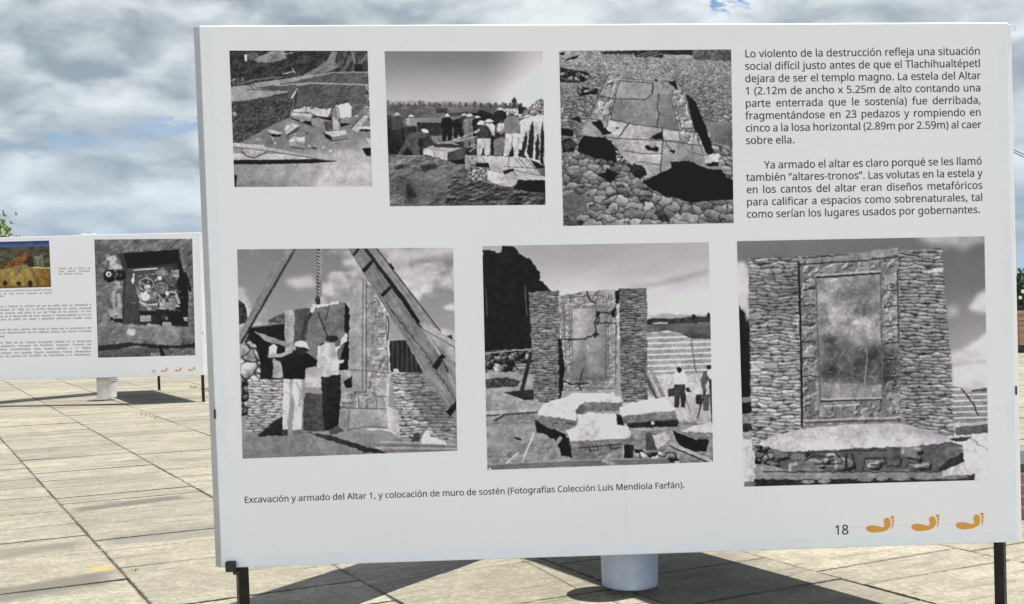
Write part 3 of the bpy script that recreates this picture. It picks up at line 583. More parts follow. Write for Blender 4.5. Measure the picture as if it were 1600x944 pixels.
def rubble(s, base, con=0.3, seed=3, sx=1.3, sy=1.0):
    """broken stones, as a change of tone about the base"""
    def f(X, Y):
        wx = X + fbm(X, Y, s * 1.6, seed, 3) * s * 1.5; wy = Y + fbm(X, Y, s * 1.6, seed + 2, 3) * s * 1.5
        f1, f2, cid, ox, oy = cells(wx / (s * sx), wy / (s * sy), seed, 1.0)
        g = fbm(X, Y, s * .9, seed + 6, 4)
        edge = sstep(0.02, 0.2 + .5 * np.clip(g, 0, .3), f2 - f1)
        v = (base + (cid - .5) * con - (oy + ox * .5) * con * 1.1 + g * con * 1.1 + fbm(X, Y, s * .35, seed + 4, 3) * .3) * (0.3 + .7 * edge)
        return v * 1.12 - base
    return f

def carved(s, amp=.3, seed=4, sx=1.0):
    """worn low relief: raised blobs and scrolls lit from the upper left"""
    def h(X, Y):
        return sstep(-.035, .035, fbm(X + fbm(X, Y, s * .7, seed + 2, 2) * s, Y, s, seed, 2, sx))
    def f(X, Y):
        d = s * .12
        return (h(X + d, Y + d) - h(X - d, Y - d)) * amp + (h(X, Y) - .5) * amp * .35 + fbm(X, Y, s * .5, seed + 5, 4) * .2
    return f

def crumble(s, amp=.3, seed=3, sx=1.0, sy=1.0, o=5):
    """rough broken ground lit from the upper left"""
    def f(X, Y):
        d = s * .07
        a = fbm(X, Y, s, seed, o, sx, sy) - fbm(X + d, Y + d * 1.5, s, seed, o, sx, sy)
        return np.clip(a * 5 * amp, -amp, amp) + fbm(X, Y, s * 1.7, seed + 3, 4, sx, sy) * amp * .8
    return f

def courses(h, L, base, con=0.18, seed=5, slope=0.0, dark=0.3):
    """thin flat stones laid in rough rows, lit tops and shadow under each"""
    def f(X, Y):
        y = Y - slope * X + fbm(X, Y, 50, seed, 2, 1.6) * h * 1.1 + fbm(X, Y, 16, seed + 4, 2, 2.0) * h * .5
        x = X + fbm(X, Y, 18, seed + 3, 2) * 6
        row = np.floor(y / (h * .84))
        x = x + _hash(row, row * 0 + 1, seed) * L
        f1, f2, cid, ox, oy = cells(x / (L * .8), y / (h * .84), seed, .95, .42)
        e = f2 - f1
        t = base * 1.04 + (cid - .5) * con * .8 - oy * con * 1.8 + fbm(X, Y, h * .6, seed + 6, 3) * .2
        sh = (1 - sstep(.0, .3, e)) * (.32 + .68 * sstep(-.05, .26, oy))
        sh = sh * (.72 + .28 * sstep(-.2, .15, fbm(X, Y, 24, seed + 12, 2)))
        return t * (1 - sh) + dark * base * .6 * sh
    return f

def clouds(top, bot, y0, y1, cl=0.25, s=160, seed=9, thr=0.0):
    def f(X, Y):
        g = top + (bot - top) * np.clip((Y - y0) / (y1 - y0), 0, 1)
        c = sstep(thr, thr + .16, fbm(X, Y, s, seed, 5, 1.5))
        return g + c * cl * (.7 + fbm(X, Y, s * .3, seed + 4, 4))
    return f
def pic_rubble_pit(n):
    p = Pic([(35, 38), (920, 40), (950, 908), (68, 913)], n, 1, 0.55)
    X, Y = p.X, p.Y
    # sandy floor, paler towards the near right corner of the pit
    p.poly([(30, 400), (960, 400), (960, 920), (30, 920)], lambda X, Y: .47 + .2 * sstep(560, 800, Y) * sstep(200, 800, X + (Y - 700)) + .08 * sstep(650, 720, Y), r=0, tex=lambda X, Y: fbm(X, Y, 60, 12, 4) * .12 + crumble(12, .045, 12)(X, Y))
    p.poly([(30, 760), (700, 740), (560, 920), (30, 920)], .58, nz=.05, ns=50, a=.7, soft=20)
    p.poly([(690, 740), (960, 640), (960, 920), (640, 920)], .72, nz=.06, ns=60, a=.8, soft=40)
    p.poly([(90, 860), (400, 850), (420, 915), (60, 920)], .42, a=.5, soft=25)
    # dark scrub on top
    p.poly([(30, 30), (930, 30), (930, 180), (700, 182), (520, 195), (300, 235), (30, 272)], .19, tex=crumble(24, .22, 11), r=4)
    p.poly([(185, 100), (230, 72), (300, 42), (385, 36), (405, 85), (310, 112), (225, 115)], .5, nz=.12, ns=14)
    p.poly([(152, 65), (180, 45), (212, 52), (222, 74), (196, 97), (158, 94)], .36)
    p.poly([(130, 66), (148, 60), (146, 106), (134, 104)], .82, r=1)
    p.line([(375, 187), (452, 170)], 6, .8); p.line([(437, 150), (452, 182)], 5, .7); p.line([(360, 60), (440, 52)], 6, .65, r=2)
    p.poly([(690, 42), (724, 42), (712, 112), (742, 142), (640, 185), (500, 195), (600, 142), (660, 100)], .47, tex=crumble(24, .2, 4))
    p.poly([(735, 42), (925, 40), (925, 175), (740, 175), (720, 110)], .27, tex=lambda X, Y: fbm(X + Y * .4, Y, 26, 12, 4, .5, 1.6) * .5)
    p.line([(820, 45), (838, 125)], 9, .55, r=2); p.line([(915, 62), (868, 138)], 9, .5, r=2)
    p.poly([(835, 125), (886, 122), (888, 173), (838, 175)], .1)
    p.poly([(45, 215), (140, 205), (110, 250), (45, 258)], .36, tex=rubble(16, .36, .3, 6))
    # pale path
    p.poly([(42, 282), (250, 238), (450, 210), (700, 175), (745, 183), (560, 215), (430, 240), (205, 275), (425, 293), (425, 312), (200, 348), (46, 372)], .6, nz=.05, ns=40)
    p.line([(110, 250), (190, 225), (380, 205)], 9, .42, r=2); p.line([(140, 240), (190, 282)], 6, .15); p.line([(165, 240), (212, 276)], 6, .2); p.line([(150, 285), (300, 292), (330, 300)], 5, .25)
    p.poly([(205, 278), (330, 255), (450, 240), (470, 268), (430, 300), (300, 290)], .3, nz=.08)
    # bank and back wall
    p.poly([(380, 242), (560, 208), (700, 180), (925, 175), (932, 252), (700, 250), (560, 248)], .36, tex=lambda X, Y: rubble(11, .36, .16, 7)(X, Y) * .5 + crumble(18, .18, 7)(X, Y))
    p.line([(420, 238), (560, 208), (700, 178), (926, 176)], 7, .58, r=2)
    p.poly([(425, 296), (470, 265), (560, 250), (912, 256), (918, 380), (860, 440), (760, 500), (430, 470)], .33, tex=lambda X, Y: rubble(9, .36, .12, 8)(X, Y) * .4 + crumble(22, .15, 8)(X, Y))
    p.line([(330, 262), (470, 250), (560, 244), (912, 258)], 8, .62, r=2)
    # dark rubble wall at the left
    p.poly([(50, 370), (200, 346), (425, 302), (415, 470), (330, 505), (110, 625), (58, 632)], .27, tex=lambda X, Y: rubble(12, .27, .2, 9)(X, Y) * .5 + crumble(20, .2, 9)(X, Y), r=4)
    p.poly([(52, 432), (76, 430), (78, 455), (54, 458)], .6)
    p.line([(470, 284), (430, 345)], 11, .78); p.line([(466, 290), (452, 408)], 7, .08); p.line([(432, 345), (413, 470)], 9, .1); p.line([(415, 350), (380, 400)], 7, .2)
    # right side rocks and planks
    p.poly([(905, 260), (945, 258), (945, 520), (920, 470), (912, 380)], .5, tex=rubble(16, .52, .4, 10))
    p.poly([(815, 540), (900, 450), (922, 460), (852, 562)], .7); p.line([(812, 536), (898, 446)], 5, .3)
    p.poly([(868, 540), (945, 540), (945, 556), (880, 554)], .08); p.poly([(865, 526), (945, 523), (945, 541), (840, 541)], .86)
    p.poly([(884, 665), (950, 656), (950, 714), (910, 710)], .03, r=1); p.poly([(905, 602), (950, 598), (950, 662)], .78, a=.8)
    # fallen slabs
    dk = lambda q, a=1: p.poly(q, .06, r=2, a=a)
    dk([(425, 455), (560, 485), (640, 545), (700, 552), (560, 520), (430, 478)])
    p.poly([(428, 452), (440, 420), (520, 397), (640, 410), (682, 430), (668, 466), (560, 455), (555, 492), (432, 468)], .74, nz=.06)
    p.poly([(430, 455), (560, 462), (556, 492), (432, 470)], .58)
    p.line([(440, 432), (560, 440), (600, 462)], 4, .25); p.line([(528, 398), (520, 430), (556, 440)], 4, .2); dk([(552, 404), (576, 402), (574, 410), (556, 411)])
    dk([(570, 452), (690, 466), (690, 482), (600, 478)])
    p.poly([(690, 432), (720, 388), (800, 370), (818, 400), (815, 460), (742, 474), (720, 480)], .84, nz=.05)
    p.poly([(690, 432), (718, 392), (726, 430), (742, 474), (722, 482), (690, 450)], .5); p.line([(725, 395), (736, 440), (742, 475)], 4, .25)
    p.poly([(745, 478), (815, 462), (818, 500), (756, 508)], .48); dk([(744, 500), (815, 505), (750, 530)])
    p.poly([(662, 415), (676, 406), (688, 412), (680, 428), (664, 428)], .86)
    p.poly([(560, 480), (600, 466), (690, 492), (690, 546), (640, 546), (560, 516)], .52); p.poly([(640, 490), (690, 492), (690, 546), (650, 540)], .3)
    p.poly([(690, 455), (735, 492), (736, 546), (695, 546)], .66); p.line([(690, 455), (694, 546)], 5, .15)
    dk([(634, 560), (690, 590), (690, 618), (650, 598)])
    p.poly([(640, 560), (780, 547), (790, 575), (690, 592)], .76); p.poly([(688, 591), (790, 574), (790, 600), (688, 618)], .5); p.line([(690, 618), (790, 602)], 4, .1)
    p.poly([(385, 545), (400, 518), (440, 502), (486, 514), (400, 577)], .73); p.poly([(398, 577), (486, 517), (482, 545), (410, 587)], .28); p.line([(430, 505), (440, 520), (400, 555)], 3, .4)
    p.poly([(275, 548), (300, 544), (368, 560), (362, 577), (300, 571)], .74); dk([(278, 558), (300, 572), (366, 574), (360, 588), (308, 588)])
    p.poly([(415, 612), (440, 591), (516, 590), (521, 626), (425, 627)], .8); p.poly([(415, 620), (521, 620), (516, 668), (440, 656), (414, 642)], .55, nz=.12); p.line([(430, 656), (515, 669)], 5, .12); p.line([(450, 600), (470, 630), (500, 640)], 4, .35)
    p.poly([(268, 595), (290, 584), (316, 610), (312, 640), (275, 638)], .42); p.poly([(300, 588), (318, 600), (314, 625)], .7)
    p.poly([(398, 575), (420, 580), (418, 612), (402, 608)], .36)
    p.poly([(526, 538), (544, 536), (546, 572), (528, 580)], .45); dk([(520, 560), (530, 560), (530, 582)])
    p.poly([(560, 648), (592, 645), (594, 672), (562, 672)], .3); p.poly([(564, 646), (590, 644), (588, 656)], .66)
    for x, y, a in ((220, 606, 17), (326, 630, 9), (546, 648, 9), (636, 657, 10), (850, 458, 10), (455, 575, 8), (500, 484, 18), (680, 680, 12)):
        p.ell(x, y, a, a * .55, .8 if a < 15 else .62)
    # plank with its shadow, and the stone under it
    p.poly([(60, 700), (420, 700), (730, 742), (60, 740)], .74, a=.9)
    p.poly([(114, 682), (150, 640), (255, 640), (268, 690), (190, 728), (130, 708)], .64, nz=.09); p.line([(118, 684), (140, 712), (190, 728), (266, 692)], 6, .12)
    p.poly([(60, 628), (200, 640), (735, 744), (640, 738), (200, 668), (60, 656)], .66, r=1); p.line([(60, 657), (200, 669), (640, 738)], 4, .22)
    p.poly([(60, 738), (400, 736), (560, 732), (735, 747), (560, 760), (300, 765), (60, 767)], .035, r=1.5)
    p.poly([(60, 830), (84, 835), (78, 908), (60, 912)], .08); p.line([(190, 892), (270, 888)], 5, .4, r=3)
    return p.done()

def _man(p, x, y0, y1, hat, shirt, pants, w=30, hatw=22, lean=0):
    h = y1 - y0
    hx = x + lean
    p.poly([(x - w * .55, y0 + h * .55), (x - w * .6 + lean, y0 + h * .2), (hx - w * .2, y0 + h * .13), (hx + w * .25, y0 + h * .13), (x + w * .6 + lean, y0 + h * .22), (x + w * .55, y0 + h * .56)], shirt, r=1.2, nz=.07)
    if pants is not None:
        p.poly([(x - w * .5, y0 + h * .52), (x + w * .5, y0 + h * .52), (x + w * .5, y1), (x + w * .1, y1), (x, y0 + h * .7), (x - w * .15, y1), (x - w * .52, y1)], pants, r=1, nz=.06)
    p.ell(hx, y0 + h * .1, w * .2, h * .055, .2, r=.6); p.ell(hx - w * .07, y0 + h * .105, w * .1, h * .035, .42, r=.5)
    p.line([(x - w * .5 + lean, y0 + h * .24), (x - w * .62, y0 + h * .42), (x - w * .4, y0 + h * .52)], w * .16, np.clip(shirt * .75 + .04, 0, 1)); p.line([(x + w * .02, y0 + h * .2), (x + w * .05, y0 + h * .5)], max(1.5, w * .05), np.clip(shirt * .6, 0, 1), a=.7)
    p.ell(hx, y0 + h * .075, hatw * .5 + 4, h * .03, hat, r=.6); p.ell(hx, y0 + h * .045, hatw * .36, h * .045, hat, r=.5)

def pic_crew(n):
    p = Pic([(22, 37), (918, 38), (935, 908), (52, 917)], n, 2, 0.3)
    p.poly([(0, 0), (960, 0), (960, 420), (0, 420)], lambda X, Y: .47 + .24 * sstep(20, 340, Y) + .28 * sstep(560, 930, X + (Y - 200) * .15), r=0, tex=lambda X, Y: fbm(X, Y, 90, 3, 2, 3) * .04)
    p.sky_done()
    p.poly([(20, 322), (150, 316), (300, 322), (440, 318), (560, 328), (720, 340), (720, 380), (20, 380)], .6, r=2)
    p.poly([(20, 338), (720, 342), (830, 352), (830, 470), (20, 470)], .34, tex=lambda X, Y: .02 + fbm(X, Y, 22, 4, 4, 3) * .3)
    for i in range(46):
        x = 30 + i * 17 + 9 * math.sin(i * 3.7); h = 6 + 9 * abs(math.sin(i * 1.9)) + (10 if i in (0, 1, 11, 12, 30) else 0)
        p.ell(x, 346 - h * .4, 6 + 4 * abs(math.sin(i)), h, .34 + .08 * math.sin(i * 2.3), r=2)
    p.poly([(310, 360), (378, 358), (376, 388), (316, 388)], .22)
    p.poly([(200, 415), (520, 410), (520, 442), (200, 446)], .5, r=3, a=.7)
    p.poly([(520, 392), (560, 372), (620, 385), (640, 430), (520, 430)], .1, r=4); p.poly([(380, 385), (520, 380), (520, 400), (380, 405)], .2, a=.8)
    p.poly([(205, 440), (345, 442), (345, 522), (205, 520)], .15, tex=lambda X, Y: fbm(X, Y, 20, 5, 3, .6, 2) * .22)
    p.poly([(30, 450), (140, 470), (140, 600), (45, 640), (30, 600)], .1, nz=.08); p.poly([(35, 395), (60, 400), (60, 470), (35, 470)], .2)
    p.poly([(205, 510), (560, 500), (800, 520), (800, 640), (205, 640)], .17, nz=.1, ns=20)
    p.poly([(280, 518), (500, 510), (520, 545), (300, 560)], .48, nz=.14, ns=14)
    # right bank and wall with shadows of people on it
    p.poly([(780, 400), (830, 360), (870, 328), (908, 298), (925, 318), (926, 470), (790, 470)], .5, tex=rubble(15, .5, .25, 11))
    p.poly([(768, 470), (790, 430), (855, 405), (926, 398), (934, 690), (900, 690), (770, 610)], .74, nz=.08, ns=24)
    for q in ([(866, 424), (846, 470), (828, 600), (842, 640), (862, 642), (868, 520)], [(916, 432), (905, 520), (903, 660), (922, 690), (928, 520)], [(890, 500), (876, 560), (876, 645), (898, 655), (900, 560)], [(828, 486), (806, 550), (790, 612), (816, 625), (830, 560)]):
        p.poly(q, .13, r=3)
    p.poly([(780, 590), (830, 640), (934, 690), (934, 745), (912, 742), (840, 645), (780, 635)], .08, r=3)
    p.poly([(690, 366), (780, 358), (782, 398), (695, 402)], .8, tex=rubble(16, .82, .25, 12)); p.poly([(780, 352), (828, 356), (800, 388), (782, 390)], .12)
    _man(p, 756, 297, 358, .2, .2, .22, 22, 8); p.poly([(775, 352), (785, 332), (796, 340), (796, 356)], .2)
    # soil
    p.poly([(30, 618), (240, 628), (480, 680), (960, 700), (960, 925), (30, 925)], .36, tex=lambda X, Y: fbm(X, Y, 90, 6, 5) * .36 + crumble(22, .28, 6, 1.4)(X, Y), r=4)
    p.poly([(45, 640), (240, 632), (380, 660), (470, 690), (360, 780), (150, 760), (50, 720)], .42, tex=crumble(26, .32, 7, 1.5), r=6)
    p.poly([(390, 740), (540, 760), (700, 810), (940, 830), (940, 915), (360, 915)], .27, tex=crumble(17, .5, 13, 1.5, .8), r=8)
    for q in ([(75, 690), (120, 686), (130, 706), (80, 708)], [(220, 680), (310, 676), (330, 700), (240, 724)], [(140, 800), (190, 780), (250, 850), (150, 870)]): p.poly(q, .12, r=6, a=.8, soft=4)
    p.poly([(190, 720), (380, 700), (420, 760), (330, 850), (230, 900), (170, 800)], .42, r=9, a=.6, soft=8, nz=.1)
    # slab being dragged
    p.poly([(380, 655), (480, 645), (480, 675), (420, 676)], .04)
    p.poly([(235, 592), (330, 556), (390, 552), (478, 580), (376, 614)], .66); p.poly([(290, 560), (390, 558), (478, 580), (420, 586), (300, 580)], .2, r=2)
    p.poly([(238, 588), (376, 612), (376, 656), (240, 622)], .76, nz=.08); p.poly([(376, 612), (478, 581), (478, 646), (378, 658)], .26, nz=.08); p.line([(300, 606), (310, 640)], 4, .4)
    # the broken slab with carved border
    p.poly([(778, 764), (934, 766), (936, 842), (860, 836), (750, 815)], .045)
    p.poly([(478, 626), (780, 634), (838, 642), (915, 748), (780, 742), (690, 735), (600, 690), (480, 668)], .7, nz=.04)
    p.poly([(476, 630), (500, 630), (510, 690), (490, 710), (475, 690)], .58)
    for q in ([(570, 632), (600, 690)], [(726, 636), (720, 690), (770, 742)], [(758, 640), (806, 700)], [(780, 640), (830, 700)], [(820, 640), (880, 708)], [(700, 690), (880, 700)], [(760, 712), (905, 742)], [(540, 630), (545, 660), (500, 665)], [(510, 640), (530, 632)]): p.line(q, 3.5, .3)
    for x, y in ((850, 690), (835, 665), (520, 645), (805, 722)): p.curl(x, y, 11, 1, 1, .25, .8, 3)
    p.poly([(690, 735), (780, 742), (934, 746), (934, 768), (780, 768)], .74)
    p.poly([(500, 692), (600, 700), (600, 770), (520, 775), (490, 740)], .48, tex=rubble(20, .5, .3, 14))
    p.poly([(600, 712), (680, 725), (776, 742), (770, 790), (735, 806), (680, 800), (605, 765)], .74, nz=.12, ns=18)
    p.poly([(535, 668), (608, 670), (616, 695), (542, 692)], .07, r=1); p.poly([(620, 686), (686, 686), (682, 725), (620, 714)], .64); p.poly([(688, 715), (750, 700), (756, 714), (700, 736)], .1, r=1)
    # workers
    _man(p, 92, 382, 575, .7, .27, .12, 52, 32); _man(p, 172, 396, 520, .84, .56, .15, 56, 32)
    p.poly([(90, 628), (130, 560), (152, 508), (215, 490), (262, 498), (250, 520), (215, 540), (205, 575), (225, 628), (190, 628), (176, 575), (150, 590), (112, 630)], .32, nz=.09); p.poly([(116, 628), (150, 578), (172, 600), (186, 630)], .09); p.poly([(198, 540), (235, 525), (232, 575), (212, 580)], .1); p.line([(215, 520), (200, 560), (218, 590)], 13, .3); p.ell(250, 488, 22, 11, .8, .3); p.line([(90, 630), (245, 630)], 5, .6)
    p.poly([(155, 512), (210, 494), (230, 498), (190, 530)], .36, a=.7)
    _man(p, 440, 402, 530, .42, .07, .08, 54, 26); _man(p, 375, 390, 545, .86, .07, .06, 54, 20); p.poly([(368, 408), (376, 388), (384, 408)], .9)
    _man(p, 472, 390, 500, .75, .2, .1, 40, 34); _man(p, 503, 388, 585, .78, .5, .42, 62, 34); p.line([(505, 430), (503, 520)], 4, .25)
    _man(p, 545, 402, 520, .86, .1, .1, 46, 34); _man(p, 650, 372, 520, .3, .12, .1, 50, 26); p.ell(652, 386, 9, 12, .7)
    _man(p, 676, 356, 480, .84, .13, .1, 60, 32); _man(p, 612, 420, 600, .86, .74, .1, 58, 46); _man(p, 684, 425, 560, .2, .76, .15, 46, 20)
    p.poly([(640, 540), (690, 520), (705, 530), (690, 630), (640, 625)], .5, a=.9)
    p.poly([(546, 475), (566, 460), (600, 456), (626, 500), (622, 535), (550, 535)], .22, nz=.08); p.poly([(544, 532), (622, 530), (618, 626), (590, 630), (580, 580), (562, 632), (543, 625)], .8, tex=lambda X, Y: fbm(X, Y, 15, 8, 3, .6, 2) * .34 - .1); p.ell(566, 444, 22, 10, .9, -.2); p.ell(568, 440, 14, 11, .9); p.line([(560, 480), (530, 500)], 12, .7)
    p.poly([(702, 425), (722, 406), (768, 402), (788, 430), (790, 505), (706, 508)], .46, nz=.06); p.line([(706, 430), (704, 480), (680, 500)], 16, .5)
    p.poly([(704, 504), (786, 504), (780, 636), (758, 636), (745, 560), (722, 632), (695, 632)], .84, tex=lambda X, Y: fbm(X, Y, 15, 8, 3, .6, 2) * .34 - .1); p.line([(746, 520), (738, 600)], 6, .5); p.ell(740, 392, 15, 14, .3); p.ell(740, 382, 22, 8, .62)
    p.line([(390, 546), (470, 520), (545, 486)], 4, .8); p.line([(400, 556), (480, 532), (545, 520)], 3.5, .7); p.line([(490, 580), (545, 565)], 4, .7); p.line([(500, 608), (545, 575)], 4, .75)
    return p.done()

def pic_cobbles(n):
    p = Pic([(28, 47), (887, 40), (900, 908), (48, 922)], n, 3, 0.5)
    def cob(X, Y):
        y = np.clip(Y, 30, 930)
        c = 9 + 62 * np.clip((y - 60) / 860, 0, 1) ** 1.35
        yy = np.linspace(0, 960, 961); cc = 9 + 62 * np.clip((yy - 60) / 860, 0, 1) ** 1.35
        iy = np.concatenate([[0], np.cumsum(1 / (cc * .62))])
        v = np.interp(y, np.arange(962), iy).astype(np.float32)
        u = (X - 430) / c
        u = u + fbm(X, Y, 40, 3, 2) * 1.1; v = v + fbm(X, Y, 30, 5, 2) * .9
        f1, f2, cid, ox, oy = cells(u, v, 21, .9)
        e = sstep(-.02, .16 + .3 * np.clip(fbm(X, Y, 20, 8, 3), 0, .3), f2 - f1)
        return ((.56 + (cid - .5) * .22 - oy * .3 + ox * .06 + fbm(X, Y, 9, 6, 4) * .24 + .05 * sstep(400, 150, Y)) * (.3 + .7 * e)) * (.85 + .15 * sstep(300, 100, Y))
    p.poly([(0, 0), (960, 0), (960, 960), (0, 960)], cob, r=0, nz=0)
    p.poly([(230, 48), (694, 40), (694, 68), (560, 66), (540, 78), (410, 78), (400, 62), (240, 62)], .13, nz=.1, ns=10); p.poly([(540, 66), (690, 70), (690, 88), (560, 84)], .6)
    p.poly([(692, 38), (890, 38), (890, 96), (700, 92)], .33, nz=.14, ns=12)
    for q in ([(415, 72), (490, 50)], [(440, 76), (520, 52)], [(470, 78), (540, 60)]): p.line(q, 5, .5)
    p.poly([(30, 50), (100, 48), (170, 55), (150, 75), (60, 90), (30, 75)], .6, nz=.12); p.poly([(30, 60), (58, 50), (50, 72)], .05); p.poly([(62, 86), (130, 66), (120, 80), (66, 98)], .08)
    p.poly([(30, 130), (160, 150), (200, 190), (130, 205), (32, 200)], .25, tex=rubble(20, .27, .4, 22)); p.poly([(120, 230), (220, 235), (215, 262), (125, 272)], .22, tex=rubble(18, .25, .4, 23)); p.poly([(34, 205), (120, 212), (110, 240), (36, 232)], .5, nz=.08)
    p.poly([(750, 396), (892, 418), (893, 525), (800, 500)], .4, nz=.06, ns=10, r=3)
    p.poly([(50, 770), (100, 750), (160, 780), (165, 850), (110, 880), (52, 860)], .37, nz=.08)
    # slab
    p.poly([(268, 168), (380, 178), (498, 186), (600, 188), (640, 240), (662, 272), (740, 470), (800, 560), (830, 605), (862, 682), (780, 660), (600, 630), (532, 662), (452, 684), (320, 592), (300, 502), (130, 462), (175, 385)], .55, nz=.07, ns=16)
    p.poly([(268, 170), (330, 176), (278, 392), (178, 386)], .55, tex=carved(24, .26, 71)); p.poly([(585, 240), (640, 250), (740, 470), (756, 572), (700, 560), (622, 440)], .55, tex=carved(26, .26, 72)); p.poly([(330, 492), (540, 498), (540, 556), (340, 545)], .62, tex=carved(22, .22, 73))
    p.poly([(330, 196), (496, 208), (490, 268), (452, 290), (300, 284)], .58, nz=.04, ns=10, r=1.5)
    p.poly([(300, 288), (430, 292), (520, 262), (522, 425), (282, 388)], .5, nz=.04, ns=10, r=1.5)
    p.poly([(524, 260), (580, 266), (616, 440), (518, 422)], .47, nz=.04, ns=10, r=1.5)
    p.poly([(372, 415), (540, 436), (540, 490), (332, 480)], .64, nz=.06); p.poly([(540, 440), (622, 450), (628, 492), (542, 492)], .7)
    p.poly([(275, 398), (362, 412), (318, 478), (258, 442)], .72); p.poly([(170, 430), (190, 395), (262, 440), (220, 470)], .6)
    p.poly([(310, 488), (545, 496), (540, 560), (532, 662), (452, 684), (330, 565)], .64, nz=.07); p.poly([(300, 505), (332, 560), (452, 684), (400, 650), (318, 590)], .42, tex=rubble(20, .42, .4, 24))
    p.poly([(545, 496), (742, 522), (758, 576), (578, 578), (540, 640)], .58, nz=.06); p.poly([(400, 560), (536, 562), (530, 612), (430, 606)], .72)
    for q, w_ in (([(328, 196), (280, 390)], 5), ([(318, 192), (270, 388)], 3), ([(330, 196), (496, 208), (490, 268), (452, 290), (300, 284)], 5), ([(496, 205), (492, 262)], 8), ([(522, 262), (515, 330), (526, 360), (516, 425)], 6), ([(282, 388), (400, 412), (520, 428), (612, 442), (716, 452)], 5), ([(372, 412), (318, 480)], 7), ([(540, 432), (545, 500), (530, 660)], 7), ([(250, 478), (380, 488), (545, 494), (740, 520)], 5), ([(580, 262), (622, 442), (630, 492)], 4), ([(590, 255), (640, 440)], 3), ([(218, 270), (300, 286)], 6), ([(175, 385), (270, 395), (262, 440)], 4), ([(350, 545), (440, 560), (540, 562)], 4), ([(420, 600), (530, 614)], 4), ([(268, 168), (175, 385)], 4), ([(640, 240), (745, 560)], 4), ([(555, 500), (600, 560)], 4), ([(690, 520), (696, 556), (750, 572)], 4), ([(300, 178), (500, 196), (600, 200)], 3)):
        p.line(q, w_ * .75, .14, r=1.8, a=.9)
    for i, (x, y) in enumerate(((245, 235), (235, 290), (222, 320), (290, 225), (240, 345), (205, 365), (380, 188), (440, 193), (540, 205), (560, 235), (620, 290), (640, 330), (650, 380), (625, 360), (670, 430), (640, 410), (690, 470), (660, 500), (620, 520), (680, 545), (410, 515), (370, 510), (470, 505), (260, 210))):
        p.curl(x, y, 15, (-1) ** i, (-1) ** (i // 2), .16, .68, 4)
    D = lambda *q: p.poly(q, .03, r=3)
    D((655, 262), (706, 292), (760, 430), (803, 556), (770, 572), (738, 500), (700, 425)); D((580, 600), (680, 598), (770, 636), (842, 640), (864, 684), (902, 690), (902, 792), (800, 794), (690, 804), (560, 770), (490, 740), (440, 700), (532, 656), (590, 630))
    D((150, 470), (250, 478), (300, 512), (316, 604), (200, 580), (118, 550), (130, 500)); D((40, 492), (80, 480), (116, 512), (100, 552), (45, 552)); D((188, 402), (240, 394), (250, 430), (292, 456), (245, 466)); D((80, 386), (125, 370), (142, 406)); D((38, 430), (96, 440), (96, 476), (40, 470)); D((215, 664), (260, 655), (268, 628), (285, 650), (330, 660), (305, 680), (285, 706), (255, 690)); D((455, 522), (490, 510), (524, 530), (518, 548), (470, 545)); D((470, 482), (540, 446), (540, 490)); D((572, 545), (604, 540), (600, 560)); D((305, 425), (328, 432), (318, 440)); D((568, 205), (605, 192), (618, 240), (590, 222)); D((155, 262), (215, 240), (220, 262)); D((500, 188), (520, 190), (512, 200))
    p.poly([(400, 610), (452, 625), (460, 660), (432, 690), (395, 670), (380, 640)], .1, r=6, nz=.12)
    p.poly([(470, 512), (515, 518), (500, 530), (478, 528)], .55); p.poly([(752, 576), (780, 562), (828, 560), (826, 600), (790, 604), (756, 612)], .72); D((756, 612), (790, 602), (826, 602), (822, 622), (780, 622))
    p.poly([(45, 505), (100, 490), (110, 520), (60, 545)], .25, a=.8, nz=.12)
    return p.done()

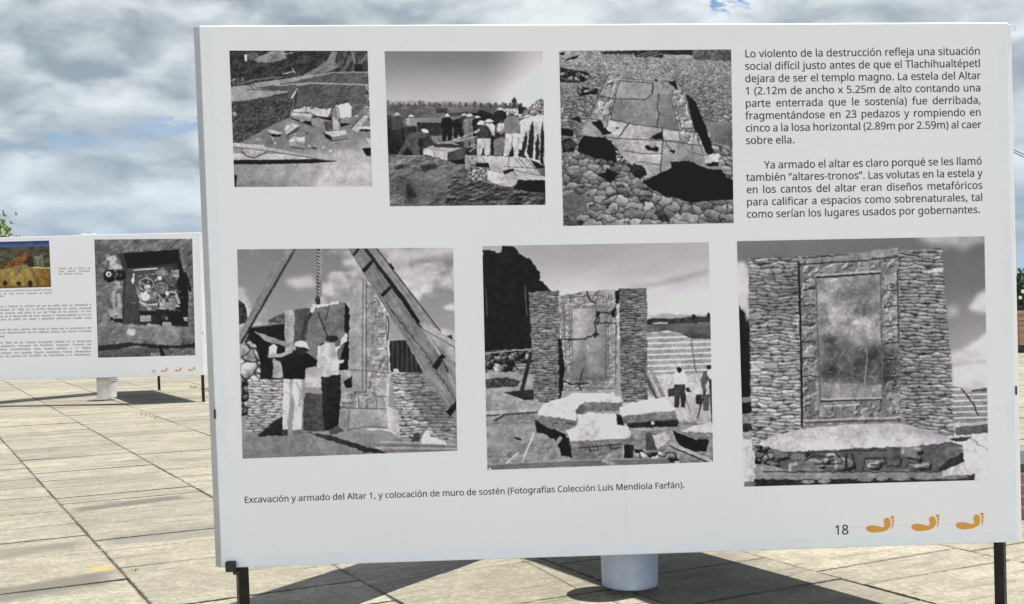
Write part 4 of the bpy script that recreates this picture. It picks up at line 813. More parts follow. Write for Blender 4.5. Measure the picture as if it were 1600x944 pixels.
def pic_hoist(n):
    p = Pic([(15, 40), (925, 33), (943, 888), (38, 922)], n, 4, 0.55)
    p.poly([(0, 0), (960, 0), (960, 620), (0, 620)], clouds(.47, .6, 40, 420, .3, 150, 31, .0), r=0, nz=0)
    p.poly([(660, 40), (930, 32), (930, 60), (720, 95), (640, 90)], .78, soft=14, a=.8); p.poly([(870, 285), (935, 265), (935, 300)], .85, soft=6, a=.8); p.poly([(210, 170), (330, 150), (350, 195), (260, 205)], .8, soft=12, a=.8); p.poly([(370, 180), (415, 190), (420, 235), (372, 232)], .82, soft=8, a=.8); p.poly([(458, 80), (520, 75), (520, 110), (465, 112)], .82, soft=10, a=.8)
    p.poly([(18, 250), (50, 270), (62, 345), (20, 360)], .2, nz=.14); p.poly([(150, 340), (215, 300), (220, 350), (150, 352)], .3, nz=.15, r=5)
    p.sky_done()
    # sheds
    p.poly([(70, 372), (215, 350), (216, 585), (108, 585), (100, 500), (45, 430)], .09, tex=lambda X, Y: fbm(X, Y, 14, 3, 3, .3, 3) * .12); p.line([(72, 368), (215, 349)], 6, .4)
    p.poly([(82, 384), (220, 430), (222, 450), (130, 422)], .56)
    p.poly([(652, 425), (722, 418), (800, 560), (658, 556)], .16, tex=lambda X, Y: .1 * np.sin(X / 3.2) * .6 + fbm(X, Y, 12, 4, 3, .3, 3) * .12); p.line([(650, 424), (715, 416)], 5, .6)
    p.poly([(880, 405), (920, 400), (945, 560), (880, 560)], .2, tex=lambda X, Y: fbm(X, Y, 12, 4, 3, .3, 3) * .2)
    p.poly([(28, 460), (60, 420), (92, 440), (112, 520), (110, 588), (32, 594)], .64, tex=rubble(44, .66, .2, 33))
    # walls
    p.poly([(32, 590), (66, 588), (66, 740), (34, 740)], .3, tex=rubble(26, .34, .4, 34))
    p.poly([(60, 586), (212, 590), (206, 745), (180, 812), (45, 806), (62, 700)], .55, tex=lambda X, Y: courses(14, 52, .62, .2, 35)(X, Y) - .55)
    p.poly([(658, 560), (800, 556), (945, 775), (945, 842), (700, 838)], .56, tex=lambda X, Y: courses(16, 58, .62, .2, 36)(X, Y) - .56)
    p.poly([(712, 560), (800, 556), (950, 770), (950, 838), (860, 838), (770, 700)], .22, a=.42, r=3, soft=4)
    # ground
    p.poly([(34, 815), (480, 805), (700, 835), (950, 846), (950, 930), (34, 930)], .5, nz=.05, ns=30); p.poly([(34, 815), (130, 812), (330, 828), (380, 925), (34, 930)], .46, a=.8, nz=.05)
    for k in range(5): p.line([(610 - k * 8, 850 + k * 13), (945, 862 + k * 9)], 6, (.72, .36)[k % 2], a=.7)
    p.poly([(300, 808), (420, 828), (560, 872), (660, 902), (560, 895), (400, 845)], .16, r=3)
    # reassembled stela
    p.poly([(560, 175), (600, 215), (648, 310), (660, 560), (650, 700), (690, 716), (702, 838), (655, 805), (560, 800)], .76, nz=.05)
    p.poly([(486, 188), (510, 168), (558, 166), (560, 628), (490, 632)], .62, nz=.05, ns=24); p.poly([(555, 172), (590, 212), (636, 310), (645, 560), (636, 708), (555, 632)], .58, tex=carved(30, .16, 62))
    p.poly([(440, 640), (640, 632), (640, 708), (440, 712)], .6, tex=carved(28, .2, 63)); p.poly([(438, 716), (560, 708), (645, 712), (648, 795), (600, 790), (480, 806), (440, 780)], .58, nz=.05)
    for q in ([(543, 168), (540, 628)], [(556, 168), (556, 640), (500, 640)], [(440, 706), (640, 712)], [(488, 545), (655, 560)], [(486, 720), (478, 800)], [(525, 660), (525, 705)], [(598, 655), (600, 700)], [(640, 300), (648, 560)], [(480, 800), (560, 786), (645, 792)]): p.line(q, 3.5, .3)
    for i in range(12):
        y = 245 + i * 37 + (i % 3) * 5; x = 572 + (i % 2) * 24 + min(26, (y - 200) * .09)
        q = [(x - 22, y), (x - 6, y - 2), (x - 6, y + 9), (x + 8, y + 9), (x + 8, y - 3), (x + 26, y - 2)]
        p.line(q, 3, .36, a=.8); p.line([(a, b + 4) for a, b in q], 3, .74, a=.5)
        if i % 3 == 1: p.line([(x - 6, y), (x - 7, y + 40)], 3, .3)
    for i, (x, y) in enumerate(((480, 660), (520, 668), (560, 664), (606, 650), (470, 690), (585, 685))): p.curl(x, y, 14, (-1) ** i, 1, .22, .75, 4)
    p.poly([(440, 555), (470, 548), (494, 600), (470, 622), (440, 618)], .6); p.poly([(462, 600), (495, 574), (496, 622), (470, 624)], .06)
    # piece standing at left and the hanging slab
    p.poly([(215, 300), (256, 290), (256, 450), (218, 452)], .6, nz=.08); [p.curl(236, y, 11, 1, 1, .25, .75, 4) for y in range(325, 445, 28)]
    p.poly([(255, 292), (330, 285), (440, 258), (470, 262), (468, 400), (450, 545), (300, 500), (250, 430)], .42, nz=.08, ns=30); p.poly([(256, 292), (322, 286), (304, 420), (254, 432)], .3)
    p.poly([(468, 262), (486, 290), (482, 545), (440, 547), (462, 440)], .045)
    p.poly([(325, 272), (400, 266), (442, 254), (442, 266), (352, 286)], .86); p.line([(340, 285), (300, 350), (285, 425)], 13, .2); p.line([(352, 300), (396, 412)], 10, .24); p.line([(402, 272), (385, 340)], 6, .25)
    p.line([(368, 34), (361, 240)], 11, .52); p.line([(355, 34), (352, 262)], 12, .2)
    for k in range(15): p.line([(351, 46 + k * 14), (359, 52 + k * 14)], 5, .7)
    p.poly([(342, 245), (362, 240), (364, 270), (344, 272)], .16); p.ell(332, 292, 9, 16, .85, .4)
    # sheer legs
    p.poly([(205, 36), (262, 34), (32, 436), (22, 440), (24, 398)], .48, r=1, tex=lambda X, Y: fbm(X + .57 * Y, Y - X, 10, 3, 3, 1, 9) * .16); p.line([(258, 36), (32, 434)], 10, .17)
    p.poly([(556, 34), (600, 34), (880, 395), (945, 545), (945, 640), (880, 490), (700, 230)], .52, r=1, tex=lambda X, Y: fbm(X - .7 * Y, Y + X, 10, 5, 3, 1, 9) * .16); p.line([(600, 36), (880, 396), (945, 545)], 6, .25)
    p.poly([(478, 34), (548, 34), (700, 240), (872, 490), (945, 672), (945, 748), (905, 722), (740, 450), (600, 230)], .47, r=1, tex=lambda X, Y: fbm(X - .7 * Y, Y + X, 10, 6, 3, 1, 9) * .2)
    p.poly([(545, 36), (560, 36), (712, 232), (800, 365), (786, 372), (700, 250)], .1, r=1.5); p.line([(640, 265), (800, 470), (935, 672)], 4, .2, r=3)
    for q, w_ in (([(543, 134), (590, 82)], 17), ([(622, 234), (662, 196)], 17), ([(502, 66), (526, 34)], 12), ([(845, 540), (884, 484)], 26), ([(905, 735), (945, 682)], 26), ([(655, 100), (672, 126)], 12)): p.line(q, w_, .1)
    p.poly([(778, 345), (840, 362), (940, 436), (940, 524), (830, 410), (800, 378)], .62, r=1); p.line([(790, 372), (940, 455)], 4, .35)
    p.line([(645, 320), (652, 352), (648, 420)], 4, .1); p.poly([(672, 545), (692, 540), (698, 556), (676, 558)], .86); p.line([(885, 500), (920, 560)], 12, .5)
    # people
    p.poly([(288, 640), (376, 650), (382, 805), (290, 805)], .26, nz=.08); p.poly([(98, 826), (150, 780), (205, 740), (210, 826)], .13, r=3)
    p.poly([(145, 485), (150, 452), (168, 438), (182, 452), (176, 482)], .84); p.poly([(165, 500), (206, 520), (206, 582), (165, 578)], .66)
    p.poly([(192, 490), (240, 462), (302, 474), (352, 508), (345, 532), (304, 540), (295, 592), (214, 588)], .07, nz=.02); p.line([(150, 488), (200, 486), (240, 468)], 15, .66)
    p.ell(285, 462, 26, 20, .16); p.poly([(252, 450), (258, 430), (284, 422), (308, 434), (318, 462), (300, 452)], .84, r=1); p.line([(256, 448), (316, 462)], 4, .1); p.line([(290, 462), (308, 460)], 5, .06)
    p.poly([(208, 586), (294, 584), (299, 645), (281, 802), (244, 802), (256, 690), (243, 645), (232, 725), (222, 802), (204, 798)], .83, tex=lambda X, Y: fbm(X, Y, 20, 8, 3, .6, 2) * .22 - .3 * sstep(278, 298, X) - .2 * sstep(226, 242, X) * (X < 246)); p.line([(262, 600), (282, 640), (276, 700)], 4, .55); p.line([(214, 640), (238, 650)], 4, .6)
    p.poly([(204, 800), (226, 800), (226, 822), (204, 822)], .2); p.poly([(244, 802), (284, 798), (298, 818), (246, 822)], .42)
    p.poly([(352, 448), (380, 430), (424, 430), (442, 512), (442, 570), (366, 582), (348, 500)], .74, tex=lambda X, Y: fbm(X, Y, 22, 9, 3, .7, 1.8) * .2 - .12 * sstep(380, 440, X)); p.poly([(424, 452), (446, 440), (452, 415), (470, 398), (464, 388), (478, 392), (478, 425), (450, 440), (430, 475)], .78)
    p.ell(412, 415, 27, 14, .14); p.line([(362, 440), (380, 432)], 8, .12)
    p.poly([(346, 560), (364, 580), (356, 630), (346, 622)], .72); p.poly([(412, 508), (464, 502), (462, 514), (440, 520), (442, 568), (410, 572)], .8)
    p.poly([(366, 580), (446, 565), (450, 640), (440, 780), (402, 806), (380, 802), (372, 700)], .1, nz=.07); p.poly([(402, 800), (440, 785), (468, 806), (405, 820)], .3)
    p.poly([(785, 845), (800, 815), (815, 808), (826, 830), (890, 842), (895, 862), (800, 862)], .84, r=4); p.poly([(748, 845), (756, 815), (785, 818), (782, 848)], .22, r=3)
    return p.done()

def pic_altar_works(n):
    p = Pic([(22, 37), (913, 22), (930, 886), (42, 918)], n, 5, 0.6)
    p.poly([(0, 0), (960, 0), (960, 400), (0, 400)], lambda X, Y: .62 + .2 * sstep(30, 310, Y) + .05 * sstep(600, 900, X), r=0, tex=lambda X, Y: fbm(X, Y + X * .12, 70, 41, 3, 3) * .1)
    p.poly([(560, 190), (700, 180), (920, 125), (920, 140), (760, 185), (640, 200)], .55, soft=8, a=.6)
    p.sky_done()
    p.poly([(22, 50), (90, 62), (98, 36), (142, 34), (165, 66), (216, 92), (246, 142), (246, 172), (296, 214), (210, 225), (216, 448), (25, 455)], .085, tex=lambda X, Y: fbm(X, Y, 16, 42, 4) * .12, r=4)
    p.line([(188, 195), (195, 310)], 4, .35); p.line([(35, 205), (41, 312)], 4, .32)
    # distance at the right
    p.poly([(665, 308), (730, 300), (800, 306), (920, 300), (920, 340), (665, 345)], .66, soft=3); p.poly([(665, 328), (700, 318), (760, 322), (840, 312), (918, 312), (920, 350), (665, 352)], .2, nz=.1, ns=9, r=3); p.poly([(665, 345), (920, 335), (920, 400), (665, 380)], .36, tex=lambda X, Y: fbm(X, Y, 12, 43, 3, 5) * .22); p.line([(690, 340), (750, 338)], 7, .7); p.ell(852, 314, 9, 10, .12); p.ell(912, 308, 6, 12, .1)
    p.poly([(810, 380), (850, 370), (920, 390), (920, 400), (830, 398)], .24, r=3)
    # dug terraces
    st = lambda X, Y: np.where(np.mod(Y + X * .035, 22) < 6, .92, .58) + fbm(X, Y, 8, 44, 3) * .22
    p.poly([(665, 378), (738, 370), (800, 378), (842, 402), (866, 545), (665, 548)], st, nz=0); p.poly([(842, 412), (925, 402), (925, 535), (864, 532)], st, nz=0); p.line([(842, 404), (862, 535)], 5, .4)
    p.poly([(665, 545), (930, 535), (930, 740), (560, 720), (560, 640)], .72, nz=.08, ns=18)
    p.poly([(665, 545), (860, 540), (860, 570), (665, 585)], .74, nz=.18, ns=6)
    # left: banks and planks
    p.poly([(25, 455), (216, 440), (218, 620), (230, 690), (30, 690)], .6, nz=.09, ns=22)
    p.poly([(30, 452), (120, 440), (214, 446), (216, 496), (160, 500), (152, 530), (34, 530)], .3, tex=rubble(22, .33, .36, 45)); p.line([(34, 456), (214, 442)], 6, .62, r=2); p.poly([(150, 498), (220, 496), (222, 540), (156, 540)], .42, tex=lambda X, Y: courses(14, 50, .5, .2, 5)(X, Y) - .42)
    p.poly([(34, 560), (120, 552), (172, 566), (160, 590), (40, 596)], .22, nz=.15, ns=9); p.poly([(104, 612), (225, 600), (226, 650), (200, 646)], .14, r=2)
    p.poly([(206, 450), (218, 452), (180, 630), (162, 630)], .14, r=1)
    # wall pillars
    p.poly([(204, 217), (322, 212), (326, 400), (345, 640), (300, 655), (224, 652)], .4, tex=lambda X, Y: courses(11, 44, .45, .2, 46)(X, Y) - .4)
    p.poly([(555, 205), (667, 202), (668, 645), (565, 655)], .38, tex=lambda X, Y: courses(11, 48, .42, .2, 47)(X, Y) - .38)
    p.poly([(540, 212), (560, 208), (556, 262), (544, 262)], .08); p.poly([(318, 400), (332, 400), (345, 520), (335, 640), (322, 640)], .06)
    # stela
    p.poly([(318, 232), (430, 214), (540, 207), (544, 262), (553, 270), (549, 600), (566, 632), (330, 634), (345, 520), (330, 400)], .57, tex=carved(17, .2, 61))
    p.poly([(370, 280), (505, 274), (510, 560), (372, 566)], lambda X, Y: .5 + .12 * sstep(520, 380, X + abs(Y - 330) * .5) - .08 * sstep(420, 500, Y), nz=.06, ns=26, r=1)
    p.poly([(470, 400), (505, 400), (508, 540), (440, 540), (430, 440)], .6, a=.6, soft=8)
    for q in ([(362, 274), (512, 268), (518, 566), (366, 572), (362, 274)], [(372, 281), (505, 275), (510, 560), (373, 565), (372, 281)], [(330, 240), (430, 232), (538, 226)], [(338, 590), (545, 598)], [(340, 246), (350, 560)], [(545, 280), (542, 590)], [(470, 215), (466, 300)]): p.line(q, 3, .32)
    i = 0
    for y in range(285, 560, 27):
        for x in (348, 531): p.curl(x, y, 9, (-1) ** i, (-1) ** (i // 2), .22, .74, 4); i += 1
    for x in range(350, 540, 24): p.curl(x, 252, 9, (-1) ** i, 1, .2, .72, 4); p.curl(x, 582, 9, (-1) ** i, 1, .22, .72, 4); i += 1
    for q, w_ in (([(326, 402), (420, 402), (455, 388), (466, 376), (462, 340), (480, 300), (500, 298), (540, 304)], 5), ([(432, 216), (440, 245), (464, 262)], 5), ([(466, 340), (500, 338), (545, 340)], 4), ([(340, 568), (360, 578), (400, 578), (440, 574)], 6), ([(395, 580), (415, 610)], 5), ([(418, 518), (402, 570)], 4), ([(466, 310), (480, 318), (470, 345)], 6)): p.line(q, w_, .1, r=2)
    p.poly([(522, 305), (545, 270), (543, 312), (535, 318)], .07); p.poly([(466, 292), (482, 290), (478, 312), (468, 312)], .1); p.poly([(455, 386), (466, 370), (480, 384), (460, 396)], .12); p.poly([(490, 208), (540, 206), (542, 228), (495, 232)], .64); p.line([(432, 425), (438, 445)], 6, .72)
    p.poly([(332, 608), (566, 604), (568, 634), (330, 636)], .6, nz=.05)
    # men
    p.poly([(670, 510), (684, 508), (742, 628), (724, 632)], .55, r=1); p.poly([(668, 545), (690, 575), (716, 635), (700, 636), (668, 580)], .3, r=1); p.line([(672, 540), (712, 632)], 7, .6); p.line([(668, 590), (690, 630)], 6, .5)
    p.poly([(752, 596), (775, 590), (776, 626), (754, 628)], .2); p.poly([(820, 595), (832, 590), (846, 612), (826, 612)], .16)
    p.poly([(768, 545), (782, 530), (812, 524), (824, 545), (826, 572), (818, 582), (778, 582)], .88, r=1); p.poly([(776, 580), (818, 580), (822, 640), (816, 672), (802, 672), (800, 620), (792, 672), (776, 670)], .17, r=1.2); p.ell(795, 522, 10, 12, .12); p.ell(797, 503, 10, 6, .93); p.line([(822, 640), (842, 690)], 5, .5); p.line([(775, 590), (792, 582)], 8, .12)
    p.poly([(880, 560), (892, 530), (912, 522), (918, 600), (912, 684), (890, 684), (888, 610)], .32, r=1.5); p.ell(912, 512, 10, 10, .14); p.poly([(900, 580), (915, 560), (925, 560), (925, 620), (902, 620)], .72); p.ell(918, 538, 12, 16, .92); p.line([(918, 560), (928, 730)], 10, .15); p.line([(900, 600), (866, 716)], 6, .14); p.poly([(862, 622), (886, 620), (884, 660), (862, 656)], .14)
    # foreground rubbish
    p.poly([(30, 690), (300, 680), (560, 700), (935, 735), (935, 925), (30, 930)], .5, tex=lambda X, Y: fbm(X, Y, 26, 48, 5) * .3 + crumble(22, .2, 48, 1.4)(X, Y), r=6)
    p.poly([(36, 740), (230, 735), (250, 800), (60, 850)], .62, a=.8, nz=.1, ns=22, soft=8)
    p.poly([(34, 650), (240, 640), (240, 668), (36, 690)], .56, a=.8, nz=.12, ns=10)
    for q, w_, t in (([(36, 694), (238, 678)], 15, .64), ([(36, 704), (238, 690)], 6, .2), ([(40, 732), (228, 722)], 13, .52), ([(36, 745), (100, 700)], 12, .5), ([(70, 724), (105, 702)], 7, .1)): p.line(q, w_, t)
    p.poly([(225, 716), (300, 756), (350, 782), (340, 862), (300, 800), (232, 762)], .07, r=4); p.poly([(325, 800), (370, 790), (372, 872), (330, 862)], .06, r=3); p.poly([(545, 700), (575, 700), (575, 742), (550, 740)], .06)
    p.poly([(575, 718), (790, 714), (790, 745), (600, 752)], .12, nz=.1); p.poly([(770, 765), (860, 795), (915, 800), (905, 848), (800, 832)], .05, r=4)
    sh = lambda q: p.poly(q, .44, r=2, nz=.12, ns=9)
    sh([(238, 698), (390, 716), (392, 756), (290, 757), (242, 730)]); p.poly([(238, 690), (262, 655), (350, 628), (372, 614), (442, 614), (440, 640), (388, 690), (392, 722), (242, 702)], .84, nz=.04)
    p.poly([(386, 690), (398, 664), (430, 652), (424, 688), (400, 700)], .35); sh([(420, 648), (574, 646), (562, 684), (424, 688)]); p.poly([(418, 648), (440, 615), (532, 613), (576, 646), (560, 652)], .86, nz=.04)
    sh([(568, 700), (784, 680), (786, 718), (576, 734)]); p.poly([(555, 670), (660, 640), (742, 630), (784, 682), (570, 706)], .86, nz=.04)
    sh([(362, 800), (604, 784), (606, 815), (500, 858), (372, 866)]); p.poly([(348, 762), (392, 742), (394, 700), (440, 692), (542, 696), (548, 740), (590, 748), (606, 774), (600, 792), (368, 806)], .84, nz=.04)
    for q in ([(400, 832), (560, 815)], [(440, 822), (442, 846)], [(470, 820), (475, 840), (440, 842)], [(520, 815), (524, 836), (560, 830)], [(300, 730), (320, 735)], [(350, 732), (372, 736)]): p.line(q, 4, .15)
    sh([(800, 768), (930, 764), (930, 796), (860, 796)]); p.poly([(798, 766), (850, 742), (930, 728), (930, 770)], .8)
    p.poly([(660, 775), (672, 768), (712, 778), (706, 842), (664, 840)], .28, r=1.5); p.poly([(690, 780), (740, 768), (760, 800), (706, 836)], .74, r=3); p.poly([(615, 830), (660, 845), (780, 850), (800, 890), (620, 880)], .45, tex=rubble(26, .5, .5, 49)); p.poly([(576, 820), (612, 815), (612, 880), (580, 880)], .07)
    for q, w_, t in (([(262, 880), (330, 788)], 17, .56), ([(200, 882), (255, 858)], 10, .55), ([(168, 912), (222, 772)], 6, .86), ([(92, 912), (165, 846)], 6, .8), ([(40, 908), (420, 888), (745, 884)], 24, .4), ([(40, 896), (420, 878), (745, 872)], 4, .6), ([(755, 812), (928, 886)], 17, .66), ([(755, 822), (920, 892)], 5, .15), ([(600, 758), (735, 756)], 12, .6), ([(490, 880), (570, 905)], 12, .55), ([(575, 820), (572, 866)], 6, .7)): p.line(q, w_, t, r=1.5)
    p.ell(160, 794, 16, 5, .15, .3); p.ell(690, 733, 7, 8, .8); p.ell(52, 914, 5, 4, .95)
    return p.done()

def pic_altar(n):
    p = Pic([(15, 28), (916, 10), (932, 897), (42, 922)], n, 6, 0.5)
    p.poly([(0, 0), (960, 0), (960, 600), (0, 600)], lambda X, Y: .4 + .3 * sstep(60, 560, Y) * sstep(500, 900, X), r=0, nz=.015, ns=60)
    cl = lambda q, t=.84, s=9: p.poly(q, t, r=7, rs=40, soft=s, a=.9, nz=.08, ns=40)
    cl([(655, 5), (930, 5), (925, 24), (840, 50), (790, 52), (700, 32)], .66, 12); cl([(20, 105), (50, 112), (62, 130), (62, 320), (16, 260)], .86, 6); cl([(852, 270), (880, 225), (930, 205), (930, 290), (870, 285)]); cl([(775, 272), (815, 262), (820, 300), (780, 306)], .66, 12); cl([(790, 440), (860, 405), (930, 350), (935, 560), (800, 565)], .82); cl([(800, 490), (930, 470), (932, 560), (800, 560)], .78)
    p.poly([(790, 470), (930, 455), (930, 466), (800, 484)], .62, soft=6, a=.6)
    p.sky_done()
    # left gap
    p.poly([(14, 245), (44, 290), (48, 320), (58, 308), (68, 655), (26, 660)], .07, r=3); p.poly([(28, 595), (70, 592), (70, 612), (28, 615)], .48); p.poly([(28, 655), (72, 650), (74, 690), (28, 690)], .5, nz=.1); p.poly([(28, 690), (72, 688), (74, 720), (28, 722)], .16); p.poly([(28, 722), (74, 720), (76, 745), (30, 750)], .55); p.poly([(30, 745), (80, 750), (84, 905), (36, 920)], .76, nz=.1, ns=16)
    # right: steps, wall, ground
    st = lambda X, Y: np.where(np.mod(Y + X * .03, 21) < 5, .85, .5) + fbm(X, Y, 8, 51, 3) * .2
    p.poly([(790, 552), (830, 562), (852, 590), (895, 660), (895, 690), (800, 692)], st, nz=0); p.poly([(848, 578), (932, 570), (932, 690), (890, 690)], st, nz=0); p.line([(830, 562), (870, 610), (893, 660)], 6, .2, r=2); p.poly([(870, 566), (932, 560), (932, 572), (870, 574)], .3)
    p.poly([(800, 690), (932, 680), (932, 740), (800, 740)], .68, nz=.05); p.poly([(806, 706), (932, 692), (932, 726), (812, 736)], .34, nz=.05); p.poly([(770, 738), (935, 725), (940, 905), (760, 905)], .8, nz=.1, ns=22); p.line([(860, 745), (935, 790)], 8, .6, r=3); p.poly([(780, 745), (870, 738), (850, 752), (790, 758)], .2)
    # walls of thin stones
    p.poly([(56, 92), (240, 84), (252, 700), (246, 722), (150, 745), (112, 770), (70, 795)], .5, tex=lambda X, Y: courses(15, 56, .52 + .06 * sstep(200, 500, Y), .22, 52, .01)(X, Y) - .5)
    p.poly([(596, 62), (758, 54), (778, 300), (796, 490), (794, 555), (806, 738), (700, 712), (640, 697), (606, 665)], .47, tex=lambda X, Y: courses(15, 62, .5, .22, 53, .03)(X, Y) - .47, r=3)
    p.poly([(56, 92), (240, 84), (244, 300), (60, 320)], .1, a=.16, soft=40)
    p.poly([(706, 132), (764, 124), (766, 138), (712, 144)], .78); p.poly([(66, 476), (165, 470), (164, 486), (68, 492)], .66)
    p.poly([(234, 86), (460, 68), (598, 50), (600, 96), (460, 96), (236, 110)], .52, nz=.1); p.line([(250, 90), (420, 76)], 5, .2, r=2)
    # stela
    p.poly([(233, 104), (460, 94), (598, 76), (603, 400), (606, 660), (612, 690), (252, 700)], .48, tex=carved(22, .2, 58)); p.line([(237, 105), (246, 400), (250, 700)], 8, .1)
    p.poly([(540, 150), (598, 140), (604, 400), (545, 420)], .58, tex=carved(22, .24, 59), a=.8, soft=6)
    p.poly([(305, 166), (530, 150), (538, 606), (316, 612)], lambda X, Y: .54 + .1 * sstep(480, 300, X + (Y - 200) * .4) + fbm(X, Y, 46, 54, 6) * .62 + crumble(10, .07, 7)(X, Y), nz=0, r=1)
    p.poly([(400, 160), (520, 155), (525, 240), (440, 245), (390, 200)], .36, a=.6, soft=22, nz=.1)
    mott = lambda X, Y: fbm(X, Y, 30, 55, 5) * .4 + crumble(9, .07, 5)(X, Y)
    p.poly([(306, 364), (345, 352), (400, 372), (440, 398), (545, 412), (604, 425), (606, 556), (540, 552), (420, 545), (316, 538)], .3, tex=mott, r=9, soft=20)
    p.poly([(316, 420), (420, 400), (470, 430), (460, 470), (330, 470)], .4, a=.45, soft=18, r=8, nz=.1)
    p.poly([(316, 542), (420, 545), (538, 552), (538, 606), (316, 612)], .56, tex=lambda X, Y: crumble(20, .1, 6, .7, 1.6)(X, Y) + fbm(X, Y, 36, 66, 5, .8, 1.5) * .5, r=3, a=.9)
    p.line([(482, 420), (486, 450), (477, 548)], 4.5, .62, r=1.5, a=.7)
    rs_ = random.Random(3)
    for _ in range(60):
        x, y = rs_.uniform(312, 525), rs_.uniform(175, 530); L_ = rs_.uniform(8, 46); an = rs_.choice((-1.15, -1.0, -.8, .1, .05, 1.3)) + rs_.uniform(-.2, .2)
        p.line([(x, y), (x + L_ * math.cos(an), y + L_ * math.sin(an))], 2.2, .72 if rs_.random() < .75 else .28, r=1.2, a=rs_.uniform(.2, .6))
    for _ in range(90):
        x, y = rs_.uniform(312, 528), rs_.uniform(180, 540); p.ell(x, y, rs_.uniform(1.5, 3.5), rs_.uniform(1.5, 3), rs_.choice((.7, .75, .3)), a=.6, r=.5, nz=0)
    p.poly([(465, 260), (482, 255), (484, 300), (468, 305)], .3, soft=3, a=.7)
    for q, w_, t in (([(298, 160), (536, 144)], 6, .12), ([(300, 152), (536, 136)], 4, .66), ([(300, 160), (316, 612)], 4, .34), ([(536, 146), (542, 606)], 5, .36), ([(318, 610), (540, 604)], 6, .2), ([(320, 602), (540, 597)], 5, .7), ([(258, 688), (608, 678)], 5, .26), ([(256, 680), (608, 668)], 5, .68), ([(240, 112), (460, 100), (596, 84)], 5, .18), ([(596, 130), (602, 400)], 5, .25), ([(330, 628), (460, 622)], 6, .7)): p.line(q, w_, t)
    i = 0
    for y in list(range(160, 600, 34)):
        for x in (274, 568): p.curl(x + (y - 160) * .02, y, 17, (-1) ** i, (-1) ** ((i + 1) // 2), .04, .74, 6); i += 1
    for x in (290, 325, 360, 400, 440, 480, 515, 555): p.curl(x, 122 - (x - 290) * .04, 14, (-1) ** i, (-1) ** (i // 2), .1, .7, 5); i += 1
    for x in (285, 350, 400, 450, 500, 530): p.curl(x, 645, 13, (-1) ** i, (-1) ** (i // 2), .12, .72, 5); i += 1
    for y in (205, 262, 332, 395, 455, 520): p.line([(252, y), (296, y - 4)], 4, .14, r=2); p.line([(545, y + 6), (598, y)], 4, .14, r=2)
    p.poly([(272, 215), (284, 208), (292, 235), (280, 236)], .62)
    # altar slab
    p.poly([(252, 700), (420, 690), (612, 686), (640, 700), (420, 705), (250, 722)], .5)
    p.poly([(84, 768), (150, 735), (260, 708), (420, 694), (600, 690), (700, 712), (790, 745), (802, 762), (640, 778), (420, 784), (200, 798)], lambda X, Y: .74 + .08 * sstep(720, 780, Y) - .06 * sstep(560, 640, X), tex=lambda X, Y: fbm(X, Y, 50, 56, 4, 4) * .22, r=2)
    p.poly([(84, 768), (200, 796), (420, 782), (640, 776), (790, 758), (834, 772), (842, 830), (800, 850), (740, 874), (640, 862), (220, 872), (130, 842), (80, 834)], .38, tex=carved(42, .26, 60, 1.4))
    p.poly([(82, 770), (130, 775), (180, 850), (130, 842), (80, 834)], .42, tex=rubble(22, .44, .4, 57)); p.line([(200, 800), (420, 790), (560, 788)], 5, .18, r=3); p.line([(110, 835), (180, 862)], 8, .06, r=2); p.poly([(78, 820), (105, 826), (100, 842), (80, 838)], .05)
    p.line([(205, 806), (228, 828), (248, 822)], 6, .15, r=1, a=.7); p.line([(260, 824), (290, 812), (360, 812)], 9, .14, r=2.2, a=.7); p.line([(300, 838), (392, 838), (392, 820), (372, 800)], 7, .14, r=2.2, a=.7); p.line([(410, 805), (410, 856)], 8, .1); p.line([(430, 800), (446, 860)], 6, .12); p.line([(470, 860), (480, 820), (548, 818), (556, 838), (500, 842)], 7, .14, r=2.2, a=.7); p.line([(560, 846), (606, 848), (612, 822), (600, 812)], 8, .14, r=2.2, a=.7); p.line([(630, 850), (640, 832), (680, 838), (684, 822), (666, 816)], 6, .14, r=2.2, a=.7)
    for q in ([(210, 812), (232, 834)], [(262, 832), (360, 822)], [(482, 828), (546, 826)], [(300, 846), (396, 846)], [(640, 840), (676, 846)]): p.line(q, 4, .6, a=.7)
    p.poly([(740, 868), (760, 842), (800, 810), (836, 790), (842, 830), (800, 850)], .16, r=2); p.poly([(752, 800), (790, 775), (834, 775), (836, 795), (780, 825)], .42, nz=.12)
    p.poly([(78, 852), (130, 842), (196, 862), (220, 872), (740, 872), (740, 890), (230, 896), (80, 892)], .52, nz=.09, ns=18); p.line([(110, 868), (740, 868)], 5, .22, r=2)
    p.poly([(80, 894), (240, 896), (740, 888), (880, 876), (882, 904), (80, 922)], .15, nz=.08, ns=14)
    for x, y, a in ((270, 904, 26), (330, 902, 24), (480, 896, 28), (540, 894, 22), (610, 892, 34), (700, 890, 44), (800, 888, 60)): p.ell(x, y, a, 7.5, .5, -.03, r=2, nz=.12)
    p.poly([(40, 905), (78, 900), (80, 922), (42, 924)], .42)
    return p.done()

